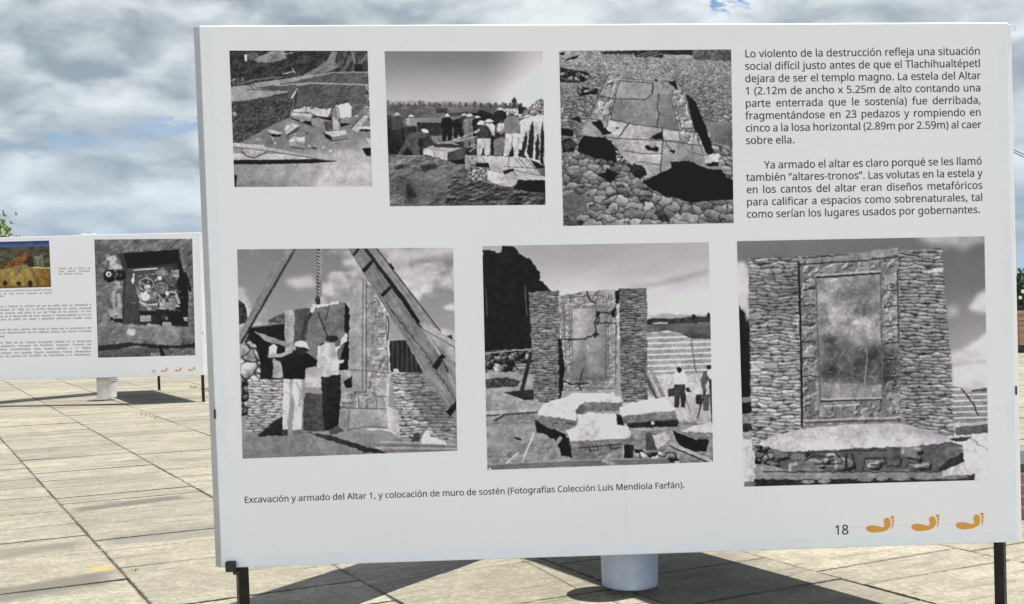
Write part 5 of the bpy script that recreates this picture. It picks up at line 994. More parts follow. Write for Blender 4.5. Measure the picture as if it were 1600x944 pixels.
def pic_offering(n):
    p = Pic([(35, 68), (757, 62), (780, 922), (62, 940)], n, 7, 0.4)
    p.poly([(0, 40), (800, 40), (800, 960), (0, 960)], .4, r=0, tex=lambda X, Y: fbm(X, Y, 60, 61, 5) * .3 + crumble(34, .22, 61)(X, Y))
    p.poly([(30, 60), (300, 64), (240, 170), (120, 180), (30, 320)], .34, r=8, a=.7, nz=.16, ns=24)
    p.poly([(210, 170), (660, 140), (690, 290), (730, 460), (725, 712), (240, 690), (250, 300)], .17, nz=.05); p.poly([(245, 168), (655, 142), (640, 240), (280, 282)], .035, r=4); p.poly([(640, 150), (690, 300), (730, 460), (720, 700), (660, 690), (650, 320)], .06, r=4); p.poly([(688, 305), (715, 310), (755, 450), (735, 460)], .07, r=3)
    p.poly([(275, 285), (620, 262), (640, 460), (380, 480), (360, 690), (250, 690)], .24, nz=.05)
    p.poly([(130, 200), (185, 182), (205, 212), (180, 232), (245, 270), (235, 278), (205, 290), (165, 285), (140, 290), (150, 225), (122, 222)], .7, r=3); p.ell(150, 335, 46, 50, .06, r=4); p.ell(225, 330, 40, 44, .09, r=4); p.ell(141, 324, 21, 21, .78); p.ell(142, 325, 7, 10, .1)
    p.poly([(175, 382), (225, 374), (232, 430), (190, 436)], .6, r=3); p.poly([(160, 470), (190, 440), (190, 575), (165, 576)], .62, r=3); p.poly([(200, 470), (228, 460), (232, 560), (245, 572), (205, 572)], .62, r=3); p.poly([(138, 585), (230, 575), (240, 655), (150, 640)], .58, r=3); p.poly([(150, 640), (240, 655), (240, 685), (160, 668)], .06)
    p.line([(328, 294), (400, 288), (500, 282)], 8, .86); p.poly([(320, 320), (333, 318), (328, 345), (331, 375), (318, 398), (312, 378), (306, 370), (320, 345)], .93, r=1)
    def pot(x, y, a, b, inn=.2, rim=.6):
        p.ell(x, y, a, b, rim, r=1.5); p.ell(x, y, a - 7, b - 7, inn, r=1.5, nz=.1)
    p.poly([(400, 348), (410, 325), (425, 322), (436, 348)], .4); pot(418, 398, 58, 48); p.ell(425, 415, 26, 17, .7); p.line([(362, 378), (410, 400)], 12, .5); p.line([(425, 392), (436, 372)], 9, .6)
    p.poly([(500, 330), (485, 310), (540, 272), (590, 320), (560, 345)], .46, r=3, nz=.14); p.poly([(596, 300), (660, 290), (662, 340), (640, 380)], .5, nz=.18, ns=12); p.ell(517, 352, 18, 16, .8); p.poly([(545, 345), (620, 335), (640, 400), (580, 415)], .3, r=4)
    pot(530, 424, 50, 42, .38, .5); p.ell(535, 430, 26, 20, .5)
    p.poly([(340, 405), (372, 440), (370, 500), (345, 460)], .45, r=3); pot(445, 500, 80, 54, .3, .62); p.ell(410, 492, 34, 30, .8, nz=.1); p.ell(412, 465, 14, 12, .9); [p.line([(440 + k * 12, 470), (450 + k * 14, 520)], 5, .55) for k in range(4)]
    p.line([(370, 530), (430, 552), (500, 545)], 13, .7); p.line([(375, 518), (360, 470)], 10, .66); p.poly([(362, 545), (500, 560), (490, 598), (370, 600)], .34); p.poly([(355, 595), (500, 596), (500, 625), (370, 615)], .05)
    p.poly([(515, 540), (570, 485), (620, 480), (650, 560), (620, 585), (540, 585)], .5, nz=.14, r=3); p.ell(585, 508, 30, 18, .22, -.4); p.line([(520, 530), (522, 575), (548, 580)], 9, .75); p.ell(574, 465, 15, 16, .85); p.poly([(625, 480), (650, 470), (672, 540), (650, 545)], .66, r=3); p.ell(610, 455, 30, 10, .55)
    p.poly([(505, 590), (660, 590), (670, 690), (520, 690)], .07, nz=.06, r=4); p.ell(545, 640, 22, 18, .2); p.ell(568, 650, 12, 14, .4)
    rg = random.Random(5)
    for _ in range(70):
        x, y = rg.uniform(350, 665), rg.uniform(300, 600)
        if abs(x - 500) > 165: continue
        rr = rg.uniform(6, 20); t_ = rg.choice((.3, .45, .6, .72, .82))
        if rg.random() < .45: p.ell(x, y, rr, rr * rg.uniform(.4, .9), t_, rg.uniform(-1, 1), r=2, a=.8)
        else:
            an = rg.uniform(-1, 1); p.line([(x, y), (x + rr * 2 * math.cos(an), y + rr * 2 * math.sin(an))], rg.uniform(3, 6), t_, r=1.5, a=.8)
    for _ in range(26):
        x, y = rg.uniform(110, 245), rg.uniform(180, 680); p.ell(x, y, rg.uniform(6, 16), rg.uniform(5, 12), rg.choice((.3, .55, .7)), r=3, a=.7)
    p.poly([(372, 632), (452, 628), (454, 672), (374, 674)], .62, r=.5); p.line([(382, 645), (444, 642)], 3, .35); p.line([(382, 658), (444, 656)], 3, .35)
    p.line([(310, 535), (342, 534)], 9, .5); p.poly([(535, 678), (600, 675), (610, 708), (536, 712)], .56); p.poly([(690, 645), (722, 640), (722, 668), (700, 670)], .6)
    for q in ([(360, 715), (395, 698), (400, 722)], [(415, 710), (430, 688), (520, 700), (500, 716)], [(280, 712), (310, 686), (346, 715)]): p.poly(q, .6, r=3)
    p.poly([(60, 700), (260, 690), (740, 715), (778, 790), (70, 830)], .5, a=.5, nz=.14, ns=36); p.poly([(270, 752), (285, 728), (335, 730), (338, 755), (318, 782), (282, 768)], .72, r=3)
    p.poly([(60, 850), (300, 826), (440, 838), (620, 852), (780, 830), (780, 862), (520, 875), (330, 850), (200, 880), (62, 895)], .12, r=4); p.poly([(510, 850), (545, 880), (556, 930), (520, 930)], .05, r=3); p.poly([(60, 890), (330, 868), (500, 870), (520, 935), (60, 945)], .3, nz=.1); p.poly([(450, 905), (520, 898), (522, 930), (452, 932)], .5, nz=.3, ns=7)
    return p.done()

def pic_site_colour(n):
    p = Pic([(-250, 66), (302, 63), (315, 348), (-255, 358)], n, 8, (.35, .3, .25))
    c = lambda q, t, **k: p.poly(q, np.array(t, np.float32), **k)
    p.poly([(-300, 40), (340, 40), (340, 112), (-300, 112)], lambda X, Y: np.stack([.2 + .1 * sstep(64, 104, Y), .22 + .13 * sstep(64, 104, Y), .33 + .13 * sstep(64, 104, Y)], -1), r=0, nz=0)
    p.poly([(-300, 102), (340, 96), (340, 240), (-300, 250)], lambda X, Y: np.stack([.26 + fbm(X, Y, 16, 71, 4, 3) * .3, .25 + fbm(X, Y, 16, 71, 4, 3) * .28, .22 + fbm(X, Y, 16, 71, 4, 3) * .24], -1), r=2, nz=0)
    c([(-160, 215), (-40, 170), (40, 150), (82, 128), (112, 136), (140, 170), (160, 226), (60, 225), (-60, 240)], (.33, .25, .17), nz=.18, ns=16); c([(-60, 200), (20, 165), (85, 138), (110, 150), (60, 185)], (.42, .33, .23), nz=.14); c([(90, 150), (150, 160), (160, 225), (100, 215)], (.16, .13, .09), nz=.05)
    c([(160, 160), (240, 150), (250, 215), (190, 222)], (.42, .42, .38), nz=.2, ns=8)
    c([(-260, 245), (20, 222), (305, 232), (320, 360), (-260, 362)], (.5, .44, .3), nz=.07, ns=26, r=1); p.line([(150, 226), (306, 232)], 4, np.array((.82, .8, .72)))
    c([(140, 235), (312, 238), (316, 350), (210, 346)], (.42, .34, .21), nz=.1, ns=14); c([(-20, 222), (40, 210), (100, 212), (120, 250), (60, 226), (0, 280), (-30, 275)], (.42, .38, .3), nz=.1); c([(120, 240), (140, 235), (200, 300), (205, 345), (180, 345)], (.4, .34, .24), nz=.08); c([(200, 258), (280, 272), (270, 288), (205, 280)], (.47, .36, .22))
    p.ell(120, 328, 23, 20, np.array((.1, .1, .06)), r=3); p.ell(10, 326, 24, 13, np.array((.12, .12, .07)), r=3); p.ell(-120, 322, 22, 16, np.array((.11, .12, .07)), r=3); p.ell(70, 292, 9, 8, np.array((.5, .3, .24)))
    c([(-260, 340), (316, 338), (318, 364), (-260, 366)], (.26, .2, .12), nz=.08, a=.6)
    return p.done(tint=(1, 1, 1))
# ---------------------------------------------------------------- exhibition stands
def vinyl(t, p):
    """taut printed vinyl: fine ribs, slack ripples, one vertical fold, creases at the edges"""
    uvn = t.n('ShaderNodeAttribute', attribute_name='uvm').outputs['Vector']
    u, v, _ = t.sep(uvn)
    rib = t.math('SINE', t.math('MULTIPLY', v, 2 * math.pi / .0105))
    rib = t.math('MULTIPLY', rib, t.ramp(t.noise(uvn, 1.7, 3, .5), .42, .62))
    rip = t.noise(t.vmath('MULTIPLY', uvn, (1.0, .6, 1.0)), 2.2, 4, .5)
    dent = t.noise(uvn, 17, 2, .5)
    dent = t.ramp(dent, .70, .78)
    fold = t.math('MULTIPLY', t.math('ABSOLUTE', t.math('SUBTRACT', u, t.math('MULTIPLY_ADD', v, -.007, 1.529))), 260.0)
    fold = t.math('POWER', 2.718, t.math('MULTIPLY', fold, -1.0))
    fold = t.math('MULTIPLY', fold, t.ramp(v, .7, .95))
    h = t.math('ADD', t.math('MULTIPLY', rib, .00015), t.math('MULTIPLY', rip, .022))
    h = t.math('ADD', h, t.math('ADD', t.math('MULTIPLY', dent, .002), t.math('MULTIPLY', fold, .0022)))
    for du, dv, dr, da in ((.90, .035, .022, -.004), (1.85, .02, .02, -.003), (2.05, .03, .016, .003), (2.28, .035, .02, -.003), (2.82, .05, .03, .004), (.045, .36, .016, .004), (.05, .52, .012, -.003), (.06, 1.36, .013, .003), (.055, 1.62, .012, -.003), (2.93, .62, .02, .003), (2.96, 1.15, .014, -.003), (.33, 1.02, .05, .003), (2.4, 1.83, .05, -.003), (1.2, .9, .05, .002)):
        q = t.vmath('LENGTH', t.vmath('SUBTRACT', uvn, (du, dv, 0.0)), None, 1)
        h = t.math('ADD', h, t.math('MULTIPLY', t.ramp(q, 0.0, dr * 1.8, 1, 0), da))
    bp = t.n('ShaderNodeBump'); bp.inputs['Distance'].default_value = 1.0; bp.inputs['Strength'].default_value = .8
    t.put(bp.inputs['Height'], h); t.put(p.inputs['Normal'], bp.outputs[0])
    return uvn

def m_white(t, p):
    uvn = vinyl(t, p)
    n = t.noise(uvn, 1.3, 4, .5)
    c = t.mix(t.ramp(n, .3, .7), (.865, .845, .865), (.89, .872, .89))
    c = t.mix(t.ramp(t.noise(uvn, 34, 3, .6), .70, .80, 0, .16), c, (.5, .49, .46))
    t.put(p.inputs['Base Color'], c)
def m_ink(t, p):
    vinyl(t, p); p.inputs['Specular IOR Level'].default_value = .12
    a = t.n('ShaderNodeAttribute', attribute_name='ink').outputs['Color']
    t.put(p.inputs['Base Color'], a)
M_WHITE = material('white_printed_vinyl', (.82, .81, .82), .5, 0, m_white)
M_INK = material('photographic_print_ink', (.3, .3, .3), .45, 0, m_ink)
M_TEXT = material('charcoal_text_ink', (.032, .03, .034), .5, 0, lambda t, p: t.put(p.inputs['Base Color'], t.mix(t.noise(pos(t), 40, 2), (.028, .026, .03), (.05, .047, .05))))
M_SOFT = material('grey_text_ink', (.04, .04, .045), .5, 0, lambda t, p: t.put(p.inputs['Base Color'], t.mix(t.noise(pos(t), 40, 2), (.018, .018, .02), (.03, .03, .033))))
M_EDGE = material('grey_edge_strip', (.42, .42, .44), .6, 0, _mottle((.40, .40, .42), (.47, .47, .49), 3, .2, 30))
M_LINER = material('dark_bounce_liner', (.09, .09, .095), .8, 0, _mottle((.07, .07, .075), (.12, .12, .125), 3, .2, 30))
for m_ in (M_TEXT, M_SOFT):
    for nd in m_.node_tree.nodes:
        if nd.type == 'BSDF_PRINCIPLED': nd.inputs['Specular IOR Level'].default_value = .15
M_FOOT = material('ochre_print_ink', (.6, .27, .035), .5, 0, lambda t, p: t.put(p.inputs['Base Color'], t.mix(t.noise(pos(t), 60, 3), (.70, .335, .055), (.77, .38, .075))))
M_FOOT.node_tree.nodes['Principled BSDF'].inputs['Specular IOR Level'].default_value = .15
M_PALE = material('pale_grey_print_line', (.62, .62, .63), .5, 0, lambda t, p: t.put(p.inputs['Base Color'], t.mix(t.noise(pos(t), 30, 3), (.6, .6, .61), (.68, .68, .69))))
M_BLUISH = material('bluish_white_vinyl', (.78, .81, .86), .5, 0, _mottle((.80, .82, .87), (.85, .865, .905), 6, .25, 40))  # bluish tint paints the border where no sun glows through; also on folds
M_STEEL = material('brown_black_painted_steel', (.02, .015, .013), .42, 0, _mottle((.013, .011, .010), (.03, .022, .018), 22, .15, 90, (.35, .55)))
for nd in M_STEEL.node_tree.nodes:
    if nd.type == 'BSDF_PRINCIPLED': nd.inputs['Specular IOR Level'].default_value = .22
M_HINGE = material('black_steel_hinge', (.012, .012, .013), .45, 0, _mottle((.01, .01, .011), (.02, .02, .02), 30))

class Face:
    """flat printed face: u,v in 0..1 -> world; d = distance in front of the face"""
    def __init__(self, TL, A, B):
        self.TL, self.A, self.B = Vector(TL), Vector(A), Vector(B)
        self.W, self.H = self.A.length, self.B.length
        n = self.B.cross(self.A).normalized()
        if n.y > 0: n = -n
        self.n = n
    def __call__(self, u, v, d=0.0): return self.TL + self.A * u + self.B * v + self.n * d

def set_uvm(o, uv):
    a = o.data.attributes.new('uvm', 'FLOAT_VECTOR', 'POINT')
    q = np.zeros((len(uv), 3), np.float32); q[:, :2] = uv
    a.data.foreach_set('vector', q.ravel())

def srgb(c):
    c = np.asarray(c, np.float64)
    return np.where(c <= .04045, c / 12.92, ((c + .055) / 1.055) ** 2.4)

def print_photo(face, quad, draw, n, parent, name, label, gain=1.45):
    I = draw(n)                                      # n x n x 3 display tones, row 0 on top
    m = n + 1
    J = np.zeros((m, m, 3)); c = np.zeros((m, m, 1))
    for dy in (0, 1):
        for dx in (0, 1):
            J[dy:dy + n, dx:dx + n] += I; c[dy:dy + n, dx:dx + n] += 1
    # keep it crisp: corner values taken between neighbouring samples
    I2 = J / c
    I2 = I2 + .55 * (I2 - boxblur(I2.reshape(m, m, 3).mean(2).astype(np.float32), 1)[..., None])
    ink = np.clip(srgb(np.clip(I2, 0.02, 1)) * gain, .008, .86)
    s = np.linspace(0, 1, m); Sx, Ty = np.meshgrid(s, s)
    q = [np.array(k) for k in quad]
    uv = q[0] * ((1 - Sx) * (1 - Ty))[..., None] + q[1] * (Sx * (1 - Ty))[..., None] + q[2] * (Sx * Ty)[..., None] + q[3] * ((1 - Sx) * Ty)[..., None]
    uv = uv.reshape(-1, 2)
    TL, A, B, N_ = [np.array(k) for k in (face.TL, face.A, face.B, face.n)]
    V = TL + uv[:, :1] * A + uv[:, 1:] * B + N_ * .0008
    V = to_local(parent, V)
    me = bpy.data.meshes.new(name)
    me.vertices.add(m * m); me.vertices.foreach_set('co', V.astype(np.float32).ravel())
    i = np.arange(n)[:, None] * m + np.arange(n)[None]
    Fq = np.stack([i, i + m, i + m + 1, i + 1], -1).reshape(-1, 4)
    me.loops.add(n * n * 4); me.loops.foreach_set('vertex_index', Fq.ravel().astype(np.int32))
    me.polygons.add(n * n); me.polygons.foreach_set('loop_start', np.arange(0, n * n * 4, 4, dtype=np.int32))
    me.update(calc_edges=True)
    me.materials.append(M_INK)
    o = bpy.data.objects.new(name, me); COL.objects.link(o); o.parent = parent; o['label'] = label
    a = me.attributes.new('ink', 'FLOAT_COLOR', 'POINT')
    rgba = np.ones((m * m, 4), np.float32); rgba[:, :3] = ink.reshape(-1, 3)
    a.data.foreach_set('color', rgba.ravel())
    set_uvm(o, uv * np.array([face.W, face.H]))
    return o

def glyph_splines(text, size, width=None, justify=False):
    adv = sum(GLYPHS[ch][0] for ch in text) * size / 1000
    sp = 0.0; sx = 1.0
    ns = text.count(' ')
    if width is not None:
        if justify and ns and -.35 < (width - adv) / adv < .35: sp = (width - adv) / ns
        else: sx = width / adv
    x = 0.0; out = []
    for ch in text:
        a, loops = GLYPHS[ch]
        for l in loops:
            p = np.array(l, float).reshape(-1, 2) * size / 1000
            p[:, 0] = p[:, 0] * sx + x
            out.append(p)
        x += a * size / 1000 * sx + (sp if ch == ' ' else 0)
    return out

def flat_shapes(face, loops_uv, name, mat, parent, label=None, d=.0006, bold=0.0):
    """fill closed loops given in metres from the face's top left, y down; holes by overlap"""
    cu = bpy.data.curves.new('fill', 'CURVE'); cu.dimensions = '2D'; cu.fill_mode = 'BOTH'; cu.offset = bold
    for p in loops_uv:
        s = cu.splines.new('POLY'); s.points.add(len(p) - 1)
        s.points.foreach_set('co', np.concatenate([np.column_stack([p[:, 0], -p[:, 1], np.zeros(len(p)), np.ones(len(p))])]).ravel())
        s.use_cyclic_u = True
    tmp = bpy.data.objects.new('fill', cu); COL.objects.link(tmp)
    dg = bpy.context.evaluated_depsgraph_get()
    me = bpy.data.meshes.new_from_object(tmp.evaluated_get(dg))
    V = np.zeros(len(me.vertices) * 3); me.vertices.foreach_get('co', V); V = V.reshape(-1, 3)
    F = [list(p.vertices) for p in me.polygons]
    bpy.data.objects.remove(tmp); bpy.data.curves.remove(cu); bpy.data.meshes.remove(me)
    a = np.array(face.A.normalized()); b = np.array(face.B.normalized())
    P = np.array(face.TL) + V[:, :1] * a - V[:, 1:2] * b + np.array(face.n) * d
    return mesh_obj(name, P, F, mat, parent, label=label)

def text_line(face, text, u0, v0, u1, v1, size, justify=True, fit=True):
    """loops of one line with its baseline from (u0,v0) to (u1,v1)"""
    x0, y0, x1, y1 = u0 * face.W, v0 * face.H, u1 * face.W, v1 * face.H
    L = math.hypot(x1 - x0, y1 - y0); c, s = (x1 - x0) / L, (y1 - y0) / L
    out = []
    for p in glyph_splines(text, size, L if fit else None, justify):
        X = x0 + p[:, 0] * c + p[:, 1] * s
        Y = y0 + p[:, 0] * s - p[:, 1] * c
        out.append(np.column_stack([X, Y]))
    return out

FOOT_SOLE = [(0, 22), (3, 10), (12, 3), (27, -1), (48, -2), (70, 0), (92, 5), (112, 11), (125, 15), (134, 15), (141, 9), (143, -2), (139, -16), (137, -30), (141, -44), (150, -53), (163, -56), (176, -52), (184, -43), (189, -28), (190, -10), (188, 8), (180, 22), (166, 34), (146, 43), (122, 49), (92, 53), (62, 54), (34, 50), (14, 41), (4, 32)]
FOOT_TOES = [(204, -57, 16, 12), (208, -33, 10.5, 10), (207, -11, 8.5, 8.5), (205, 6, 7.5, 7), (201, 21, 6.5, 5.5)]
def foot_loops(face, u, v, s):
    """one footprint, heel to the left, toes up at the right; s = metres per unit"""
    x0, y0 = u * face.W, v * face.H
    out = [np.array(FOOT_SOLE, float)]
    # smooth the sole outline
    p = out[0]
    for _ in range(1):
        q = []
        for i in range(len(p)):
            a, b = p[i], p[(i + 1) % len(p)]
            q += [a * .75 + b * .25, a * .25 + b * .75]
        p = np.array(q)
    out = [p]
    for cx, cy, rx, ry in FOOT_TOES:
        th = np.linspace(0, 2 * math.pi, 14, endpoint=False)
        out.append(np.column_stack([cx + rx * np.cos(th), cy + ry * np.sin(th)]))
    return [np.column_stack([x0 + q[:, 0] * s, y0 + q[:, 1] * s]) for q in out]

def grid_face(bm, face, nu, nv): pass

def make_board(face, t, root, name='front_board', label=None):
    """thin box under taut vinyl, with rounded wrapped edges; the front lies on the face"""
    W, H = face.W, face.H
    r = .004
    us = [0, r / W] + [i / 24 for i in range(1, 24)] + [1 - r / W, 1]
    vs = [0, r / H] + [i / 16 for i in range(1, 16)] + [1 - r / H, 1]
    V = []; uv = []; F = []
    nu, nv = len(us), len(vs)
    for j, v in enumerate(vs):
        for i, u in enumerate(us):
            e = (i in (0, nu - 1)) or (j in (0, nv - 1))
            V.append(face(u, v, -r if e else 0.0)); uv.append((u * W, v * H))
    for j in range(nv - 1):
        for i in range(nu - 1):
            a = j * nu + i; F.append((a, a + nu, a + nu + 1, a + 1))
    ring = [i for i in range(nu)] + [j * nu + nu - 1 for j in range(1, nv)] + [(nv - 1) * nu + i for i in range(nu - 2, -1, -1)] + [j * nu for j in range(nv - 2, 0, -1)]
    b0 = len(V)
    for k in ring:
        V.append(Vector(V[k]) - face.n * (t - r)); uv.append(uv[k])
    m = len(ring)
    for k in range(m):
        j = (k + 1) % m
        F.append((ring[k], ring[j], b0 + j, b0 + k))
    F.append(tuple(b0 + k for k in range(m)))
    o = mesh_obj(name, [tuple(v) for v in V], F, M_WHITE, root, label=label)
    set_uvm(o, uv)
    return o

def make_side_board(p_near_top, p_near_bot, p_far_top, p_far_bot, outward, t, root, name, label):
    """plain white board; near edge first"""
    o_ = Vector(outward).normalized() * t
    bm = bmesh.new()
    a, b, c, d = [Vector(k) for k in (p_near_top, p_far_top, p_far_bot, p_near_bot)]
    hexa(bm, [a, b, c, d, a + o_, b + o_, c + o_, d + o_], .003, 2)
    bmesh.ops.recalc_face_normals(bm, faces=bm.faces[:])
    bm.verts.index_update()
    V = [v.co.copy() for v in bm.verts]; F = [[v.index for v in f.verts] for f in bm.faces]; bm.free()
    o = mesh_obj(name, [v[:] for v in V], F, M_WHITE, root, label=label)
    dl = (b - a).normalized()
    set_uvm(o, [((v - a).dot(dl), a.z - v.z) for v in V])
    return o

def strip(face, u0, u1, v0, v1, d0, d1, name, parent):
    bm = bmesh.new()
    hexa(bm, [face(u0, v0, d0), face(u1, v0, d0), face(u1, v1, d0), face(u0, v1, d0), face(u0, v0, d1), face(u1, v0, d1), face(u1, v1, d1), face(u0, v1, d1)], .0002, 1)
    return bm

def leg(root, foot, top, half, ang, name='leg'):
    f, t_ = Vector(foot), Vector(top)
    ax = Vector((math.cos(ang), math.sin(ang), 0)) * half; ay = Vector((-math.sin(ang), math.cos(ang), 0)) * half
    bm = bmesh.new(); beam(bm, f, t_, ax, ay, .003)
    o = bm_obj(name, bm, M_STEEL, root)
    bm = bmesh.new(); beam(bm, f + Vector((0, 0, .0)), f + Vector((0, 0, .008)), ax * 1.25, ay * 1.25, .002)
    bm_obj('foot_pad', bm, M_HINGE, o)
    return o

def make_stand(name, label, TL, A, B, apex, t_front, t_left, t_right, base):
    """triangular kiosk: the front board and two plain boards meeting at the apex behind"""
    face = Face(TL, A, B)
    root = thing(name, base, label, 'exhibition stand', 'triangular exhibition stands on the plaza')
    dn = Vector(B)
    front = make_board(face, t_front, root)
    # border strips tinted bluish, standing in for vinyl not lit through from behind
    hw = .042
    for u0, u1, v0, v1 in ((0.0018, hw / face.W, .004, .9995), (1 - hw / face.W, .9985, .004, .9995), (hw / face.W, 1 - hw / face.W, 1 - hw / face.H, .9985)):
        bm = strip(face, u0, u1, v0, v1, -.0006, .00035, 'unbacklit_border', front)
        bm_obj('unbacklit_border', bm, M_BLUISH, front)
    apx = Vector(apex)
    lc = face(0, 0, -.004); lb = face(0, 1, -.004); rc = face(1, 0, -.004); rb = face(1, 1, -.004)
    at_, ab = apx + Vector((0, 0, 0)), apx + dn
    dl = (at_ - lc); dl.z = 0; dr = (at_ - rc); dr.z = 0
    nl = Vector((-dl.y, dl.x, 0)).normalized()
    if nl.x > 0: nl = -nl
    nr = Vector((-dr.y, dr.x, 0)).normalized()
    if nr.x < 0: nr = -nr
    g = face.A.normalized()
    make_side_board(lc - g * .0015 + dn * .002, lb - g * .0015 - dn * .001, at_, ab, nl, t_left, root, 'rear_board', 'plain white rear board at the left')
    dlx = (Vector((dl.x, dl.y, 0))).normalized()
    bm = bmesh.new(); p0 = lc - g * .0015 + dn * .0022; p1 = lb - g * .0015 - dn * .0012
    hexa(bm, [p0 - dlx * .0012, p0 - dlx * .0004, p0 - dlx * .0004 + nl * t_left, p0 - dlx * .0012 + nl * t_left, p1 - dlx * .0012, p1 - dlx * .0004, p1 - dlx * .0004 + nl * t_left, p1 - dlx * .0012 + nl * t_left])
    bm_obj('grey_edge', bm, M_EDGE, root)  # plain grey strip over the near end of the left rear board
    make_side_board(rc + g * .0015 + dn * .002, rb + g * .0015 - dn * .001, at_ + Vector((.004, 0, 0)), ab + Vector((.004, 0, 0)), nr, t_right, root, 'rear_board', 'plain white rear board at the right')
    # unseen dark liners added inside to cut light bounced onto ground and bucket
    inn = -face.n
    def add_liner(p, k, a_, b_, off_, lab):
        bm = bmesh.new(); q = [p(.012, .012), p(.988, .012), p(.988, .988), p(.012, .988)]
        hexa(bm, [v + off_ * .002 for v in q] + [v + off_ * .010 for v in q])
        bm_obj('bounce_liner', bm, M_LINER, root, label=lab)
    add_liner(lambda u, v: face(u, v, -t_front), 0, 0, 0, inn, None)
    add_liner(lambda u, v: (lc + (at_ - lc) * u) * (1 - v) + (lb + (ab - lb) * u) * v + dl.normalized() * .03 * (1 - u), 0, 0, 0, -nl, None)
    add_liner(lambda u, v: (rc + (at_ - rc) * u) * (1 - v) + (rb + (ab - rb) * u) * v + dr.normalized() * .03 * (1 - u), 0, 0, 0, -nr, None)
    # black hinges in the corner joints
    for u, v in ((.0008, .713), (.9992, .7055)):
        bm = bmesh.new(); s = -1 if u < .5 else 1
        a = face(u, v, .0015); beam(bm, a + g * s * .0035 - dn.normalized() * .017, a + g * s * .0035 + dn.normalized() * .017, g * .003, face.n * .003, .001)
        bm_obj('hinge', bm, M_HINGE, root)
    return root, front, face, apx, ab

def text_block(face, parent, lines, name, size, mat, label, justify=True):
    loops = []
    for tx_, u0, v0, u1, v1, fit in lines: loops += text_line(face, tx_, u0, v0, u1, v1, size, justify, fit)
    return flat_shapes(face, loops, name, mat, parent, label, bold=size * .0075)

# ---- near stand
NTL, NA, NB = (-1.1245, 4.2558, 2.3472), (3.0403, .1918, -.0009), (.0282, .0655, -1.9987)
near, nfront, nface, napex, napb = make_stand('exhibition_stand', 'large near triangular stand with six black and white photographs and page number 18', NTL, NA, NB,
    (.52, 6.96, 2.345), .026, .026, .02, (.42, 4.42, 0))
def nleg(u, d, half, ang):
    top = nface(u, 1.0, -d)
    dirv = Vector(NB).normalized()
    foot = top + dirv * (top.z / -dirv.z)
    return leg(near, (foot.x, foot.y, 0), top - Vector(NB).normalized() * .0, half, ang)
l0 = nleg(.0232, .03, .0196, math.radians(28))
nleg(.9797, .03, .0188, math.radians(-38))
la = napb + Vector((0, -.05, 0)); d_ = Vector(NB).normalized(); lf = la + d_ * (la.z / -d_.z)
leg(near, (lf.x, lf.y, 0), la, .019, .3)
# squared steel clip that holds the lower left corner of the board on its leg
bm = bmesh.new(); gx = nface.A.normalized(); gy = Vector(NB).normalized()
c0 = nface(.0122, .9955, .012); beam(bm, c0 - gy * .019, c0 + gy * .020, gx * .0195, nface.n * .0105, .005)
c1 = nface(.0185, 1.0075, -.012); beam(bm, c1 - gy * .006, c1 + gy * .008, gx * .013, nface.n * .026, .002)
bm_obj('corner_clip', bm, M_HINGE, near)
# torn fold of vinyl at the upper right corner
bm = bmesh.new(); nn_ = nface.n
tri = [nface(.9985, -.001, -.004), nface(1.0135, .0075, -.016), nface(1.0135, .0115, -.02), nface(1.0005, .004, -.002)]
vs = [bm.verts.new(p) for p in tri]; vb = [bm.verts.new(p - nn_ * .0012) for p in tri]
bm.faces.new(vs); bm.faces.new(vb[::-1])
for k in range(4): bm.faces.new((vs[k], vb[k], vb[(k + 1) % 4], vs[(k + 1) % 4]))
tri = [nface(1.0008, .0155, .0), nface(1.0125, .011, -.012), nface(1.013, .014, -.013), nface(1.0008, .021, .001)]
vs = [bm.verts.new(p) for p in tri]; vb = [bm.verts.new(p - nn_ * .0012) for p in tri]
bm.faces.new(vs); bm.faces.new(vb[::-1])
for k in range(4): bm.faces.new((vs[k], vb[k], vb[(k + 1) % 4], vs[(k + 1) % 4]))
bm_obj('torn_fold', bm, M_BLUISH, nfront)

for draw, n, quad, lab in (
    (pic_rubble_pit, 230, [(.0348, .046), (.1999, .0479), (.1995, .2973), (.0344, .2955)], 'black and white photograph of fallen slabs in a rubble pit'),
    (pic_crew, 260, [(.2206, .0486), (.4129, .0505), (.4104, .3359), (.2201, .3348)], 'black and white photograph of a crew in hats dragging slabs'),
    (pic_cobbles, 280, [(.4333, .0497), (.6467, .0488), (.6439, .3753), (.4313, .3758)], 'black and white photograph of a broken slab on cobbles'),
    (pic_hoist, 340, [(.0344, .4101), (.2951, .4134), (.2916, .793), (.0308, .7972)], 'black and white photograph of two men beside a hoisted slab'),
    (pic_altar_works, 350, [(.331, .4112), (.612, .4108), (.6095, .8276), (.3278, .831)], 'black and white photograph of a cracked stela behind broken slabs'),
    (pic_altar, 390, [(.6474, .4096), (.9635, .4077), (.9623, .8773), (.6481, .8767)], 'black and white photograph of the finished stela and altar'),
):
    print_photo(nface, quad, draw, n, nfront, 'photograph', lab)

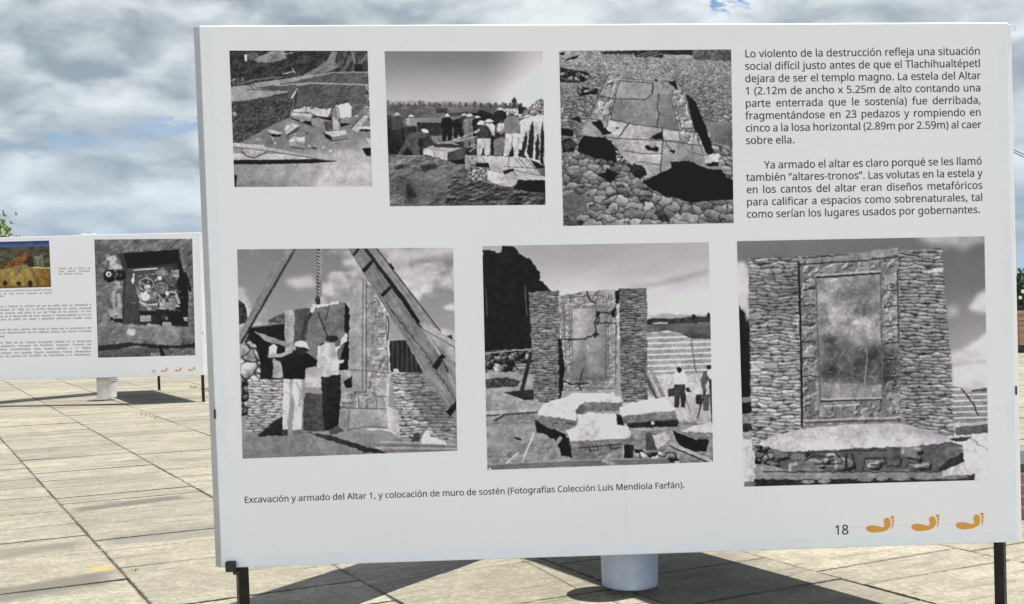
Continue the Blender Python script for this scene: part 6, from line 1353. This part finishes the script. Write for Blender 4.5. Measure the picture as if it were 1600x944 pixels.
P1 = ["Lo violento de la destrucción refleja una situación", "social difícil justo antes de que el Tlachihualtépetl", "dejara de ser el templo magno. La estela del Altar", "1 (2.12m de ancho x 5.25m de alto contando una", "parte enterrada que le sostenía) fue derribada,", "fragmentándose en 23 pedazos y rompiendo en", "cinco a la losa horizontal (2.89m por 2.59m) al caer", "sobre ella."]
P2 = ["Ya armado el altar es claro porqué se les llamó", "también “altares-tronos”. Las volutas en la estela y", "en los cantos del altar eran diseños metafóricos", "para calificar a espacios como sobrenaturales, tal", "como serían los lugares usados por gobernantes."]
SZ = .0489
def body(i): return .0639 + (.2267 - .0639) * i / 7
lines = []
for i, s in enumerate(P1):
    v = body(i); uL = .6635 - .0018 * i / 7
    lines.append((s, uL, v, .9636 - .0008 * i / 7, v - .0028, True) if i < 7 else (s, uL, v, uL + .1, v - .001, False))
text_block(nface, nfront, lines, 'text_paragraph', SZ, M_TEXT, 'first justified paragraph of dark text')
lines = []
for i, s in enumerate(P2):
    v = .2732 + (.3658 - .2732) * i / 4
    uL = .6843 if i == 0 else .6614 - .001 * i / 4
    lines.append((s, uL, v, .9628 if i < 4 else .9592, v - .0028, True))
text_block(nface, nfront, lines, 'text_paragraph', SZ, M_TEXT, 'second indented paragraph of dark text')
text_block(nface, nfront, [("Excavación y armado del Altar 1, y colocación de muro de sostén (Fotografías Colección Luis Mendiola Farfán).", .0305, .8796, .5729, .8755, True)], 'text_caption', .040, M_TEXT, 'one line photograph caption', False)
text_block(nface, nfront, [("18", .7610, .9741, .7800, .9743, True)], 'page_number', .063, M_TEXT, None, False)
for u, v in ((.8019, .9590), (.8605, .9588), (.9181, .9582)):
    s_ = .1140 / 222
    flat_shapes(nface, foot_loops(nface, u, v, s_), 'footprint_mark', M_FOOT, nfront)
for u0, u1 in ((.7835, .8005), (.842, .858), (.901, .9165)):
    bm = strip(nface, u0, u1, .9605, .9612, -.0003, .0004, 'x', nfront); bm_obj('printed_rule', bm, M_PALE, nfront)

# ---- far stand
FA, FB = (3.14, 0, .0195), (.0217, 0, -2.0642)
FTL = (-4.4958 - 3.14, 16.84, 2.4522 - .0195)
far, ffront, fface, fapex, fapb = make_stand('exhibition_stand', 'distant triangular stand with a dark tomb photograph and page number 23', FTL, FA, FB,
    (-5.99, 19.62, 2.47), .03, .03, .045, (-6.06, 16.9, 0))
for u in (.0145, .9915):
    top = fface(u, 1.0, -.03); leg(far, (top.x + .008, top.y, 0), top, .02, .1)
la = fapb + Vector((0, -.03, 0)); leg(far, (la.x + .01, la.y, 0), la, .021, .25)
bm = bmesh.new()
vs = []
for k in range(9):
    u = .452 + .068 * k / 8; h = .018 + .012 * math.sin(k * 1.1)
    vs.append([bm.verts.new(fface(u, -.001, -.002)), bm.verts.new(fface(u, -.001 - h / 2, -.012)), bm.verts.new(fface(u, -.001, -.05))])
for a, b in zip(vs[:-1], vs[1:]):
    for k in range(3): bm.faces.new((a[k], a[(k + 1) % 3], b[(k + 1) % 3], b[k]))
bm.faces.new(vs[0]); bm.faces.new(vs[-1][::-1])
bm_obj('bunched_vinyl', bm, M_BLUISH, ffront)
print_photo(fface, [(.5141, .0321), (.9648, .0441), (.9635, .8609), (.5153, .8605)], pic_offering, 190, ffront, 'photograph', 'black and white photograph of pots in an excavated tomb')
print_photo(fface, [(-.0 + .03, .031), (.3058, .0312), (.3094, .3562), (.03, .358)], pic_site_colour, 150, ffront, 'photograph', 'colour aerial photograph of a brown ruin')
SF = .0489
FT = [("mexteca o “Azteca” se nombró así por su estilo, pero no perteneció a", .4915, .4944), ("se descubrió en 1968, en la tercera temporada de campo (segunda", .491, .5172), ("Cholula). Aunque está junto al sur del “Patio de los Altares”, se hizo", .4906, .5399), ("después de la destrucción de éste, cuando el Tlachihualtépetl ya no era", .4901, .5634), ("esta zona se pobló con casas y pequeñas estructuras rituales entre", .4897, .5848),
      ("formación del altar, girada más hacia el oeste que la arquitectura del", .4884, .656), ("marca su desvinculación de los edificios previos que fueron formando", .488, .6781),
      ("que el “Altar de los Cráneos Esculpidos” hallado en la temporada", .4866, .7485), ("una plataforma mortuoria del Posclásico Temprano. Contenía dos", .4862, .7713), ("femeninos desmembrados, otros huesos aislados, y 71 objetos", .4858, .7948), ("que incluyen tres grandes figuras masculinas huecas, decapitadas,", .4853, .8197), ("tributos las asocian con Xochipilli, las festividades y el renacimiento.", .4849, .8425)]
def okc(s): return ''.join(ch if ch in GLYPHS else 'e' for ch in s)
for a, b, lab in ((0, 5, 'first'), (5, 7, 'second'), (7, 12, 'third')):
    text_block(fface, ffront, [(okc(s), .035, v - .003 + .0045 * 0, u, v, True) for s, u, v in FT[a:b]] + ([('pirámide.', .035, .7003, .14, .7001, False)] if a == 5 else []), 'text_paragraph', SF, M_SOFT, lab + ' paragraph of grey text')
text_block(fface, ffront, [(okc("Excavación al este al sur del “Patio de los Altares” su excavac"), .035, .3805, .3133, .3812, True), (okc("ubicación del “Altar Mexica” (Fotografía de Eugenio"), .035, .4012, .3129, .4019, True), ("del Templo).", .035, .4168, .13, .4168, False)], 'text_caption', .038, M_SOFT, 'caption under the colour photograph')
text_block(fface, ffront, [("Entierro 208 al interior del", .3454, .2345, .4914, .2402 - .004, True), ("“Altar Mexica” (Fotografía", .3451, .2539, .491, .2596 - .004, True), ("del Proyecto Cholula).", .3447, .271, .456, .2735, True)], 'text_caption', .038, M_SOFT, 'caption between the two photographs')
text_block(fface, ffront, [("23", .76, .9727, .7795, .9734, True)], 'page_number', .064, M_TEXT, None, False)
for u, v in ((.8016, .9590), (.865, .9580), (.9278, .9565)):
    flat_shapes(fface, foot_loops(fface, u, v, .114 / 222), 'footprint_mark', M_FOOT, ffront)
# ---------------------------------------------------------------- buckets that weigh the stands down
def m_bucket(t, p):
    v = pos(t); n = t.noise(v, 14, 4, .6)
    c = t.mix(t.ramp(n, .35, .7), (.40, .48, .66), (.48, .55, .72))  # bluish plastic, with the near bucket's shade put into its colour
    _, _, z = t.sep(v)
    c = t.mix(t.ramp(t.noise(t.vmath('MULTIPLY', v, (9, 9, 2)), 1, 4, .6), .55, .8, 0, .25), c, (.55, .54, .52))
    t.put(p.inputs['Base Color'], c)
M_BUCKET = material('shaded_bluish_plastic', (.78, .79, .81), .38, 0, m_bucket)
M_LABEL = material('faded_pink_label', (.78, .7, .72), .5, 0, _mottle((.74, .64, .67), (.82, .79, .80), 7))
M_CORD = material('dirty_white_cord', (.5, .48, .42), .8, 0, _mottle((.4, .38, .33), (.6, .57, .5), 40))
M_WIRE = material('galvanised_wire', (.4, .4, .41), .35, .9, _mottle((.35, .35, .36), (.5, .5, .5), 30))

M_BUCKET_W = material('lit_white_plastic', (.8, .79, .8), .45, 0, _mottle((.76, .75, .77), (.84, .83, .84), 9, .1, 40))  # lighter copy of the plastic for the sunlit distant bucket
def bucket(c, z0, r_bot, r_top, h, bar_z, label, pink):
    root = thing('bucket', (c[0], c[1], z0), label, 'bucket', 'white buckets hung as weights under the stands')
    bm = bmesh.new()
    k = (r_top - r_bot) / h
    R = lambda z: r_bot + k * z
    prof = [(0.0001, .006), (r_bot - .02, .004), (r_bot - .008, 0.0), (r_bot - .002, .003), (R(.012), .012), (R(.02), .02)]
    for i in range(1, 10): prof.append((R(.02 + (h - .1) * i / 10), .02 + (h - .1) * i / 10))
    prof += [(R(h - .075), h - .075), (R(h - .073) + .007, h - .073), (R(h - .068) + .007, h - .068), (R(h - .066), h - .066), (R(h - .045), h - .045), (R(h - .043) + .008, h - .043), (R(h - .037) + .008, h - .037), (R(h - .035) + .001, h - .035), (R(h - .012) + .001, h - .012), (R(h) + .009, h - .010), (R(h) + .009, h - .002), (R(h) + .004, h), (R(h) - .004, h), (R(h) - .005, h - .01), (R(.03) - .004, .03), (.0001, .024)]
    lathe(bm, prof, 56, (c[0], c[1], z0))
    bmesh.ops.remove_doubles(bm, verts=bm.verts[:], dist=.0002)
    body_ = bm_obj('bucket_body', bm, M_BUCKET_W if pink else M_BUCKET, root, smooth=True)
    if pink:
        bm = bmesh.new(); rows = []
        for j in range(5):
            z = .07 + (h - .19) * j / 4
            rows.append([bm.verts.new((c[0] + (R(z) + .0012) * math.cos(a), c[1] + (R(z) + .0012) * math.sin(a), z0 + z)) for a in [math.radians(-165 + 120 * i / 14) for i in range(15)]])
        for A_, B_ in zip(rows[:-1], rows[1:]):
            for i in range(14): bm.faces.new((A_[i], A_[i + 1], B_[i + 1], B_[i]))
        bm_obj('label', bm, M_LABEL, body_)
    bm = bmesh.new(); rr = R(h - .04) + .012
    tube(bm, [(c[0] + rr * math.cos(a), c[1] + .02 * 0, z0 + h - .04 + .17 * math.sin(a)) for a in [math.pi * i / 16 for i in range(17)]], .0022, 6)
    bm_obj('handle', bm, M_WIRE, root, smooth=True)
    bm = bmesh.new(); kn = Vector((c[0], c[1], z0 + h + .125))
    for q in bar_z: tube(bm, [kn, kn.lerp(Vector(q), .5) - Vector((0, 0, .02)), q], .0032, 6)
    lathe(bm, [(.0001, -.012), (.009, -.006), (.011, 0), (.009, .008), (.0001, .014)], 10, kn[:])
    bm_obj('cord', bm, M_CORD, root, smooth=True)
def hooks(f, ap, B): return [f(.03, .12, -.04), f(.97, .12, -.04), ap + Vector(B) * .12 - Vector((0, .05, 0))]
bucket((.508, 5.27), .030, .126, .137, .36, hooks(nface, napex, NB), 'white bucket hanging just clear of the ground under the near stand', False)
bucket((-6.125, 17.55), .035, .138, .150, .33, hooks(fface, fapex, FB), 'white bucket with faded pink label hanging under the distant stand', True)

# ---------------------------------------------------------------- trees, plants
def m_leaf(a, b):
    def f(t, p):
        oi = t.n('ShaderNodeAttribute', attribute_name='leaf').outputs['Fac']
        t.put(p.inputs['Base Color'], t.mix(oi, a, b))
        for nm in ('Transmission Weight',):
            pass
        p.inputs['Specular IOR Level'].default_value = .25
    return f
M_LEAF = material('light_green_leaves', (.1, .15, .03), .55, 0, m_leaf((.07, .12, .02), (.26, .34, .07)))
M_LEAF2 = material('dark_green_leaves', (.04, .07, .02), .55, 0, m_leaf((.02, .035, .015), (.075, .12, .045)))
M_BARK = material('grey_brown_bark', (.12, .09, .065), .9, 0, _mottle((.08, .06, .045), (.17, .135, .1), 14, .6, 30))

def leaf_mesh(name, pts, size, mat, parent, seed=1, long=1.7):
    rnd = random.Random(seed); V = []; F = []; L = []
    for p in pts:
        n = Vector((rnd.gauss(0, 1), rnd.gauss(0, 1), rnd.gauss(0, .8) + .5)).normalized()
        a = n.orthogonal().normalized(); a.rotate(Quaternion(n, rnd.uniform(0, 6.28))); b = n.cross(a)
        s = size * rnd.uniform(.6, 1.3); p = Vector(p)
        b0 = len(V)
        for q in (-a * s * long * .5, b * s * .42 + n * s * .1, a * s * long * .5 - n * s * .15, -b * s * .42 + n * s * .1): V.append((p + q)[:])
        F.append((b0, b0 + 1, b0 + 2, b0 + 3)); L += [rnd.random()] * 4
    o = mesh_obj(name, V, F, mat, parent)
    at = o.data.attributes.new('leaf', 'FLOAT', 'POINT'); at.data.foreach_set('value', L)
    return o

def tree(loc, h, crown_r, label, seed, mat, name='broadleaf_tree', leaf=.13, nl=60, ncl=70):
    rnd = random.Random(seed)
    root = thing(name, loc, label, 'tree')
    base = Vector(loc); bm = bmesh.new(); th = h * .38
    top = base + Vector((.15, .1, th)); tube(bm, [base, base + Vector((.05, 0, th * .5)), top], .16, 10, .1)
    ends = []
    for k in range(9):
        a = 2 * math.pi * k / 9 + rnd.uniform(-.2, .2); rr = crown_r * rnd.uniform(.35, .8)
        e = base + Vector((rr * math.cos(a), rr * math.sin(a), th + (h - th) * rnd.uniform(.35, .9)))
        tube(bm, [top - Vector((0, 0, .2)), top.lerp(e, .5) + Vector((0, 0, .25)), e], .07, 6, .02); ends.append(e)
    bm_obj('trunk', bm, M_BARK, root, smooth=True)
    P = []
    cz = th + (h - th) * .5
    for i in range(ncl):
        while True:
            q = Vector((rnd.uniform(-1, 1), rnd.uniform(-1, 1), rnd.uniform(-1, 1)))
            if .3 < q.length < 1: break
        c = base + Vector((q.x * crown_r, q.y * crown_r, cz + q.z * (h - th) * .52))
        cr = crown_r * rnd.uniform(.16, .3)
        for _ in range(nl): P.append((c + Vector((rnd.gauss(0, cr * .6), rnd.gauss(0, cr * .6), rnd.gauss(0, cr * .5))))[:])
    leaf_mesh('crown', P, leaf, mat, root, seed)
tree((-19.55, 41.0, 0), 5.2, 2.0, 'light green leafy tree behind the left end of the distant stand', 4, M_LEAF, nl=70, ncl=80)
tree((20.2, 44.0, 0), 1.9, 2.2, 'dark bushy tree behind the wooden planter at the right edge', 9, M_LEAF2, 'bushy_tree', .16, 60, 90)

# low buff wall behind the planter
M_BUFF = material('buff_rendered_wall', (.42, .38, .27), .9, 0, _mottle((.37, .335, .24), (.47, .43, .32), 2, .3, 40))
wl = thing('garden_wall', (21.0, 39.0, 0), 'low buff garden wall behind the wooden planter', 'wall')
bm = bmesh.new(); box(bm, 16.0, 27.0, 38.9, 39.15, -.02, .95, .01); bm_obj('wall_face', bm, M_BUFF, wl)
bm = bmesh.new(); box(bm, 15.95, 27.05, 38.85, 39.2, .952, 1.03, .012); bm_obj('coping', bm, material('pale_coping', (.5, .47, .38), .85, 0, _mottle((.45, .42, .34), (.55, .52, .43), 3)), wl)

# wooden planter with white flowers
M_WOOD = material('weathered_reddish_wood', (.36, .22, .14), .75, 0, lambda t, p: (t.put(p.inputs['Base Color'], t.mix(t.ramp(t.noise(t.vmath('MULTIPLY', pos(t), (1.5, 12, 30)), 2.0, 5, .6), .35, .65), (.27, .155, .095), (.46, .30, .20)))))
M_SOIL = material('dark_soil', (.05, .035, .025), 1, 0, _mottle((.035, .025, .018), (.075, .055, .04), 20))
M_PETAL = material('white_petals', (.8, .8, .77), .6, 0, _mottle((.76, .76, .72), (.84, .84, .82), 30))
pl = thing('wooden_planter', (12.3, 27.3, 0), 'reddish wooden planter box of stepped boards on a black plinth', 'planter')
bm = bmesh.new(); box(bm, 11.66, 12.98, 26.72, 27.9, 0, .17, .008); bm_obj('plinth', bm, M_HINGE, pl)
bm = bmesh.new(); box(bm, 11.6, 13.04, 26.66, 27.96, .172, .50, .01); bm_obj('box_body', bm, M_WOOD, pl)
for k in range(4):
    e = .03 + .022 * k; z0 = .502 + .118 * k
    bm = bmesh.new()
    box(bm, 11.6 - e, 13.04 + e, 26.66 - e, 26.70 - e, z0, z0 + .108, .006); box(bm, 11.6 - e, 13.04 + e, 27.92 + e, 27.96 + e, z0, z0 + .108, .006)
    box(bm, 11.6 - e, 11.64 - e, 26.703 - e, 27.917 + e, z0, z0 + .108, .006); box(bm, 13.0 + e, 13.04 + e, 26.703 - e, 27.917 + e, z0, z0 + .108, .006)
    bm_obj('board', bm, M_WOOD, pl)
bm = bmesh.new(); box(bm, 11.62, 13.02, 26.68, 27.94, .504, .88); bm_obj('soil', bm, M_SOIL, pl)
rnd = random.Random(8)
ps = thing('flowering_plant', (12.3, 27.3, .88), 'leafy plant with white flowers growing in the wooden planter', 'plant')
bm = bmesh.new(); P = []; fl = []
for k in range(34):
    x0_, y0_ = rnd.uniform(11.65, 12.95), rnd.uniform(26.72, 27.85); hgt = rnd.uniform(.35, .85)
    e = Vector((x0_ + rnd.uniform(-.25, .25), y0_ + rnd.uniform(-.2, .2), .88 + hgt)); b = Vector((x0_, y0_, .86))
    tube(bm, [b, b.lerp(e, .5) + Vector((rnd.uniform(-.05, .05), 0, .05)), e], .008, 5, .004)
    for q in range(26):
        f = rnd.uniform(.15, 1.05); P.append((b.lerp(e, f) + Vector((rnd.gauss(0, .09), rnd.gauss(0, .09), rnd.gauss(0, .04))))[:])
    if rnd.random() < .5: fl.append(e)
bm_obj('stem', bm, M_LEAF2, ps)
leaf_mesh('foliage', P, .1, M_LEAF2, ps, 3, 2.2)
for e in fl + [Vector((11.66, 26.6, 1.40)), Vector((11.72, 26.6, 1.18)), Vector((11.60, 26.6, 1.26))]:
    bm = bmesh.new()
    for k in range(5):
        a = 2 * math.pi * k / 5; c = e + Vector((math.cos(a) * .022, -.02, math.sin(a) * .022))
        bmesh.ops.create_icosphere(bm, subdivisions=1, radius=.024, matrix=Matrix.Translation(c) @ Matrix.Diagonal((1, .5, 1, 1)))
    bm_obj('flower', bm, M_PETAL, ps, smooth=True)

# low brick bench at the right edge
def m_brick(t, p):
    tc = t.n('ShaderNodeTexCoord').outputs['Object']
    br = t.n('ShaderNodeTexBrick'); x, y, z = t.sep(tc)
    t.put(br.inputs['Vector'], t.comb(t.math('ADD', x, y), z, 0.0))
    br.inputs['Color1'].default_value = (.30, .13, .11, 1); br.inputs['Color2'].default_value = (.38, .19, .16, 1); br.inputs['Mortar'].default_value = (.4, .36, .32, 1)
    br.inputs['Scale'].default_value = 1.0; br.inputs['Brick Width'].default_value = .22; br.inputs['Row Height'].default_value = .066; br.inputs['Mortar Size'].default_value = .006
    n = t.noise(tc, 40, 4, .6)
    t.put(p.inputs['Base Color'], t.mix(t.ramp(n, .45, .8, 0, .35), br.outputs[0], (.2, .12, .1)))
    t.put(p.inputs['Normal'], t.bump(br.outputs[1], -.4, .004))
M_BRICK = material('dull_red_brick', (.34, .16, .13), .85, 0, m_brick)
M_SLATE = material('charcoal_stone_slab', (.06, .065, .075), .6, 0, _mottle((.045, .05, .06), (.09, .095, .105), 7, .2, 60))
bn = thing('brick_bench', (3.75, 7.05, 0), 'low dull red brick bench with charcoal slab seat at the right edge', 'bench')
bm = bmesh.new(); box(bm, 2.95, 4.7, 6.80, 7.32, 0, .275, .006); bm_obj('brick_base', bm, M_BRICK, bn)
bm = bmesh.new(); box(bm, 2.93, 4.72, 6.78, 7.34, .277, .325, .006); bm_obj('seat_slab', bm, M_SLATE, bn)

# overhead cables on two posts
M_POST = material('grey_cement_post', (.3, .29, .27), .9, 0, _mottle((.25, .24, .22), (.36, .35, .32), 4))
M_CABLE = material('dark_cable_sheath', (.035, .036, .034), .6, 0, _mottle((.03, .03, .028), (.05, .05, .048), 5))
def cem_post(x, y, h, label):
    r = thing('utility_post', (x, y, 0), label, 'post')
    bm = bmesh.new(); lathe(bm, [(.0001, 0), (.12, 0), (.085, h), (.0001, h)], 16, (x, y, 0)); bm_obj('shaft', bm, M_POST, r, smooth=False)
    bm = bmesh.new(); box(bm, x - .3, x + .3, y - .125, y - .085, h - .25, h - .17, .005); bm_obj('crossarm', bm, M_STEEL, r)
    return r
PA = Vector((11.2, 30.0, 6.05)); PB = Vector((15.6, 30.0, 3.95))
cem_post(11.2, 30.11, 6.25, 'tall grey cement post at the upper end of the sloping cables')
cem_post(15.6, 30.11, 4.15, 'short grey cement post at the lower end of the sloping cables')
for dz, lab in ((0.0, 'upper of two dark sloping cables beside the right edge of the near stand'), (-.07, 'lower of two dark sloping cables beside the right edge of the near stand')):
    pts = []
    for k in range(15):
        f = k / 14; p = PA.lerp(PB + Vector((0, 0, dz * 2.2)), f); p.z -= .25 * 4 * f * (1 - f) * .5; pts.append(p)
    bm = bmesh.new(); tube(bm, pts, .011, 6)
    tag(bm_obj('cable', bm, M_CABLE, None, smooth=True), lab, 'cable', 'sloping cables at the right')

# weeds in the joints
V = []; F = []; L = []
rnd = random.Random(21)
def weed(x, y, n, r, h):
    for _ in range(n):
        a = rnd.uniform(0, 6.28); d = rnd.uniform(0, r); bx, by = x + math.cos(a) * d, y + math.sin(a) * d * .8
        ln = h * rnd.uniform(.4, 1.1); t_ = rnd.uniform(0, 6.28); ox, oy = math.cos(t_) * ln * .7, math.sin(t_) * ln * .7
        wx, wy = -math.sin(t_) * ln * .12, math.cos(t_) * ln * .12
        b0 = len(V); V.extend([(bx - wx, by - wy, -.004), (bx + wx, by + wy, -.004), (bx + ox * .6 + wx, by + oy * .6 + wy, ln * .6), (bx + ox, by + oy, ln * .8)])
        F.append((b0, b0 + 1, b0 + 2, b0 + 3)); L.extend([rnd.random()] * 4)
weed(-1.93, 5.88, 18, .03, .02)
for k in range(9): weed(-4.05 - .17 * k + rnd.uniform(-.06, .06), 17.3 + .33 * k, 26, .1, .05)
for k in range(5): weed(-4.9 + .12 * k, 15.2 - .22 * k, 10, .05, .03)
for k in range(4): weed(-2.0 - .01 * k, 8.6 + .6 * k, 0, .03, .02)
o = mesh_obj('weeds', V, F, M_LEAF); at = o.data.attributes.new('leaf', 'FLOAT', 'POINT'); at.data.foreach_set('value', L)
tag(o, 'small green weeds growing in the paving joints', 'weeds', kind='stuff')
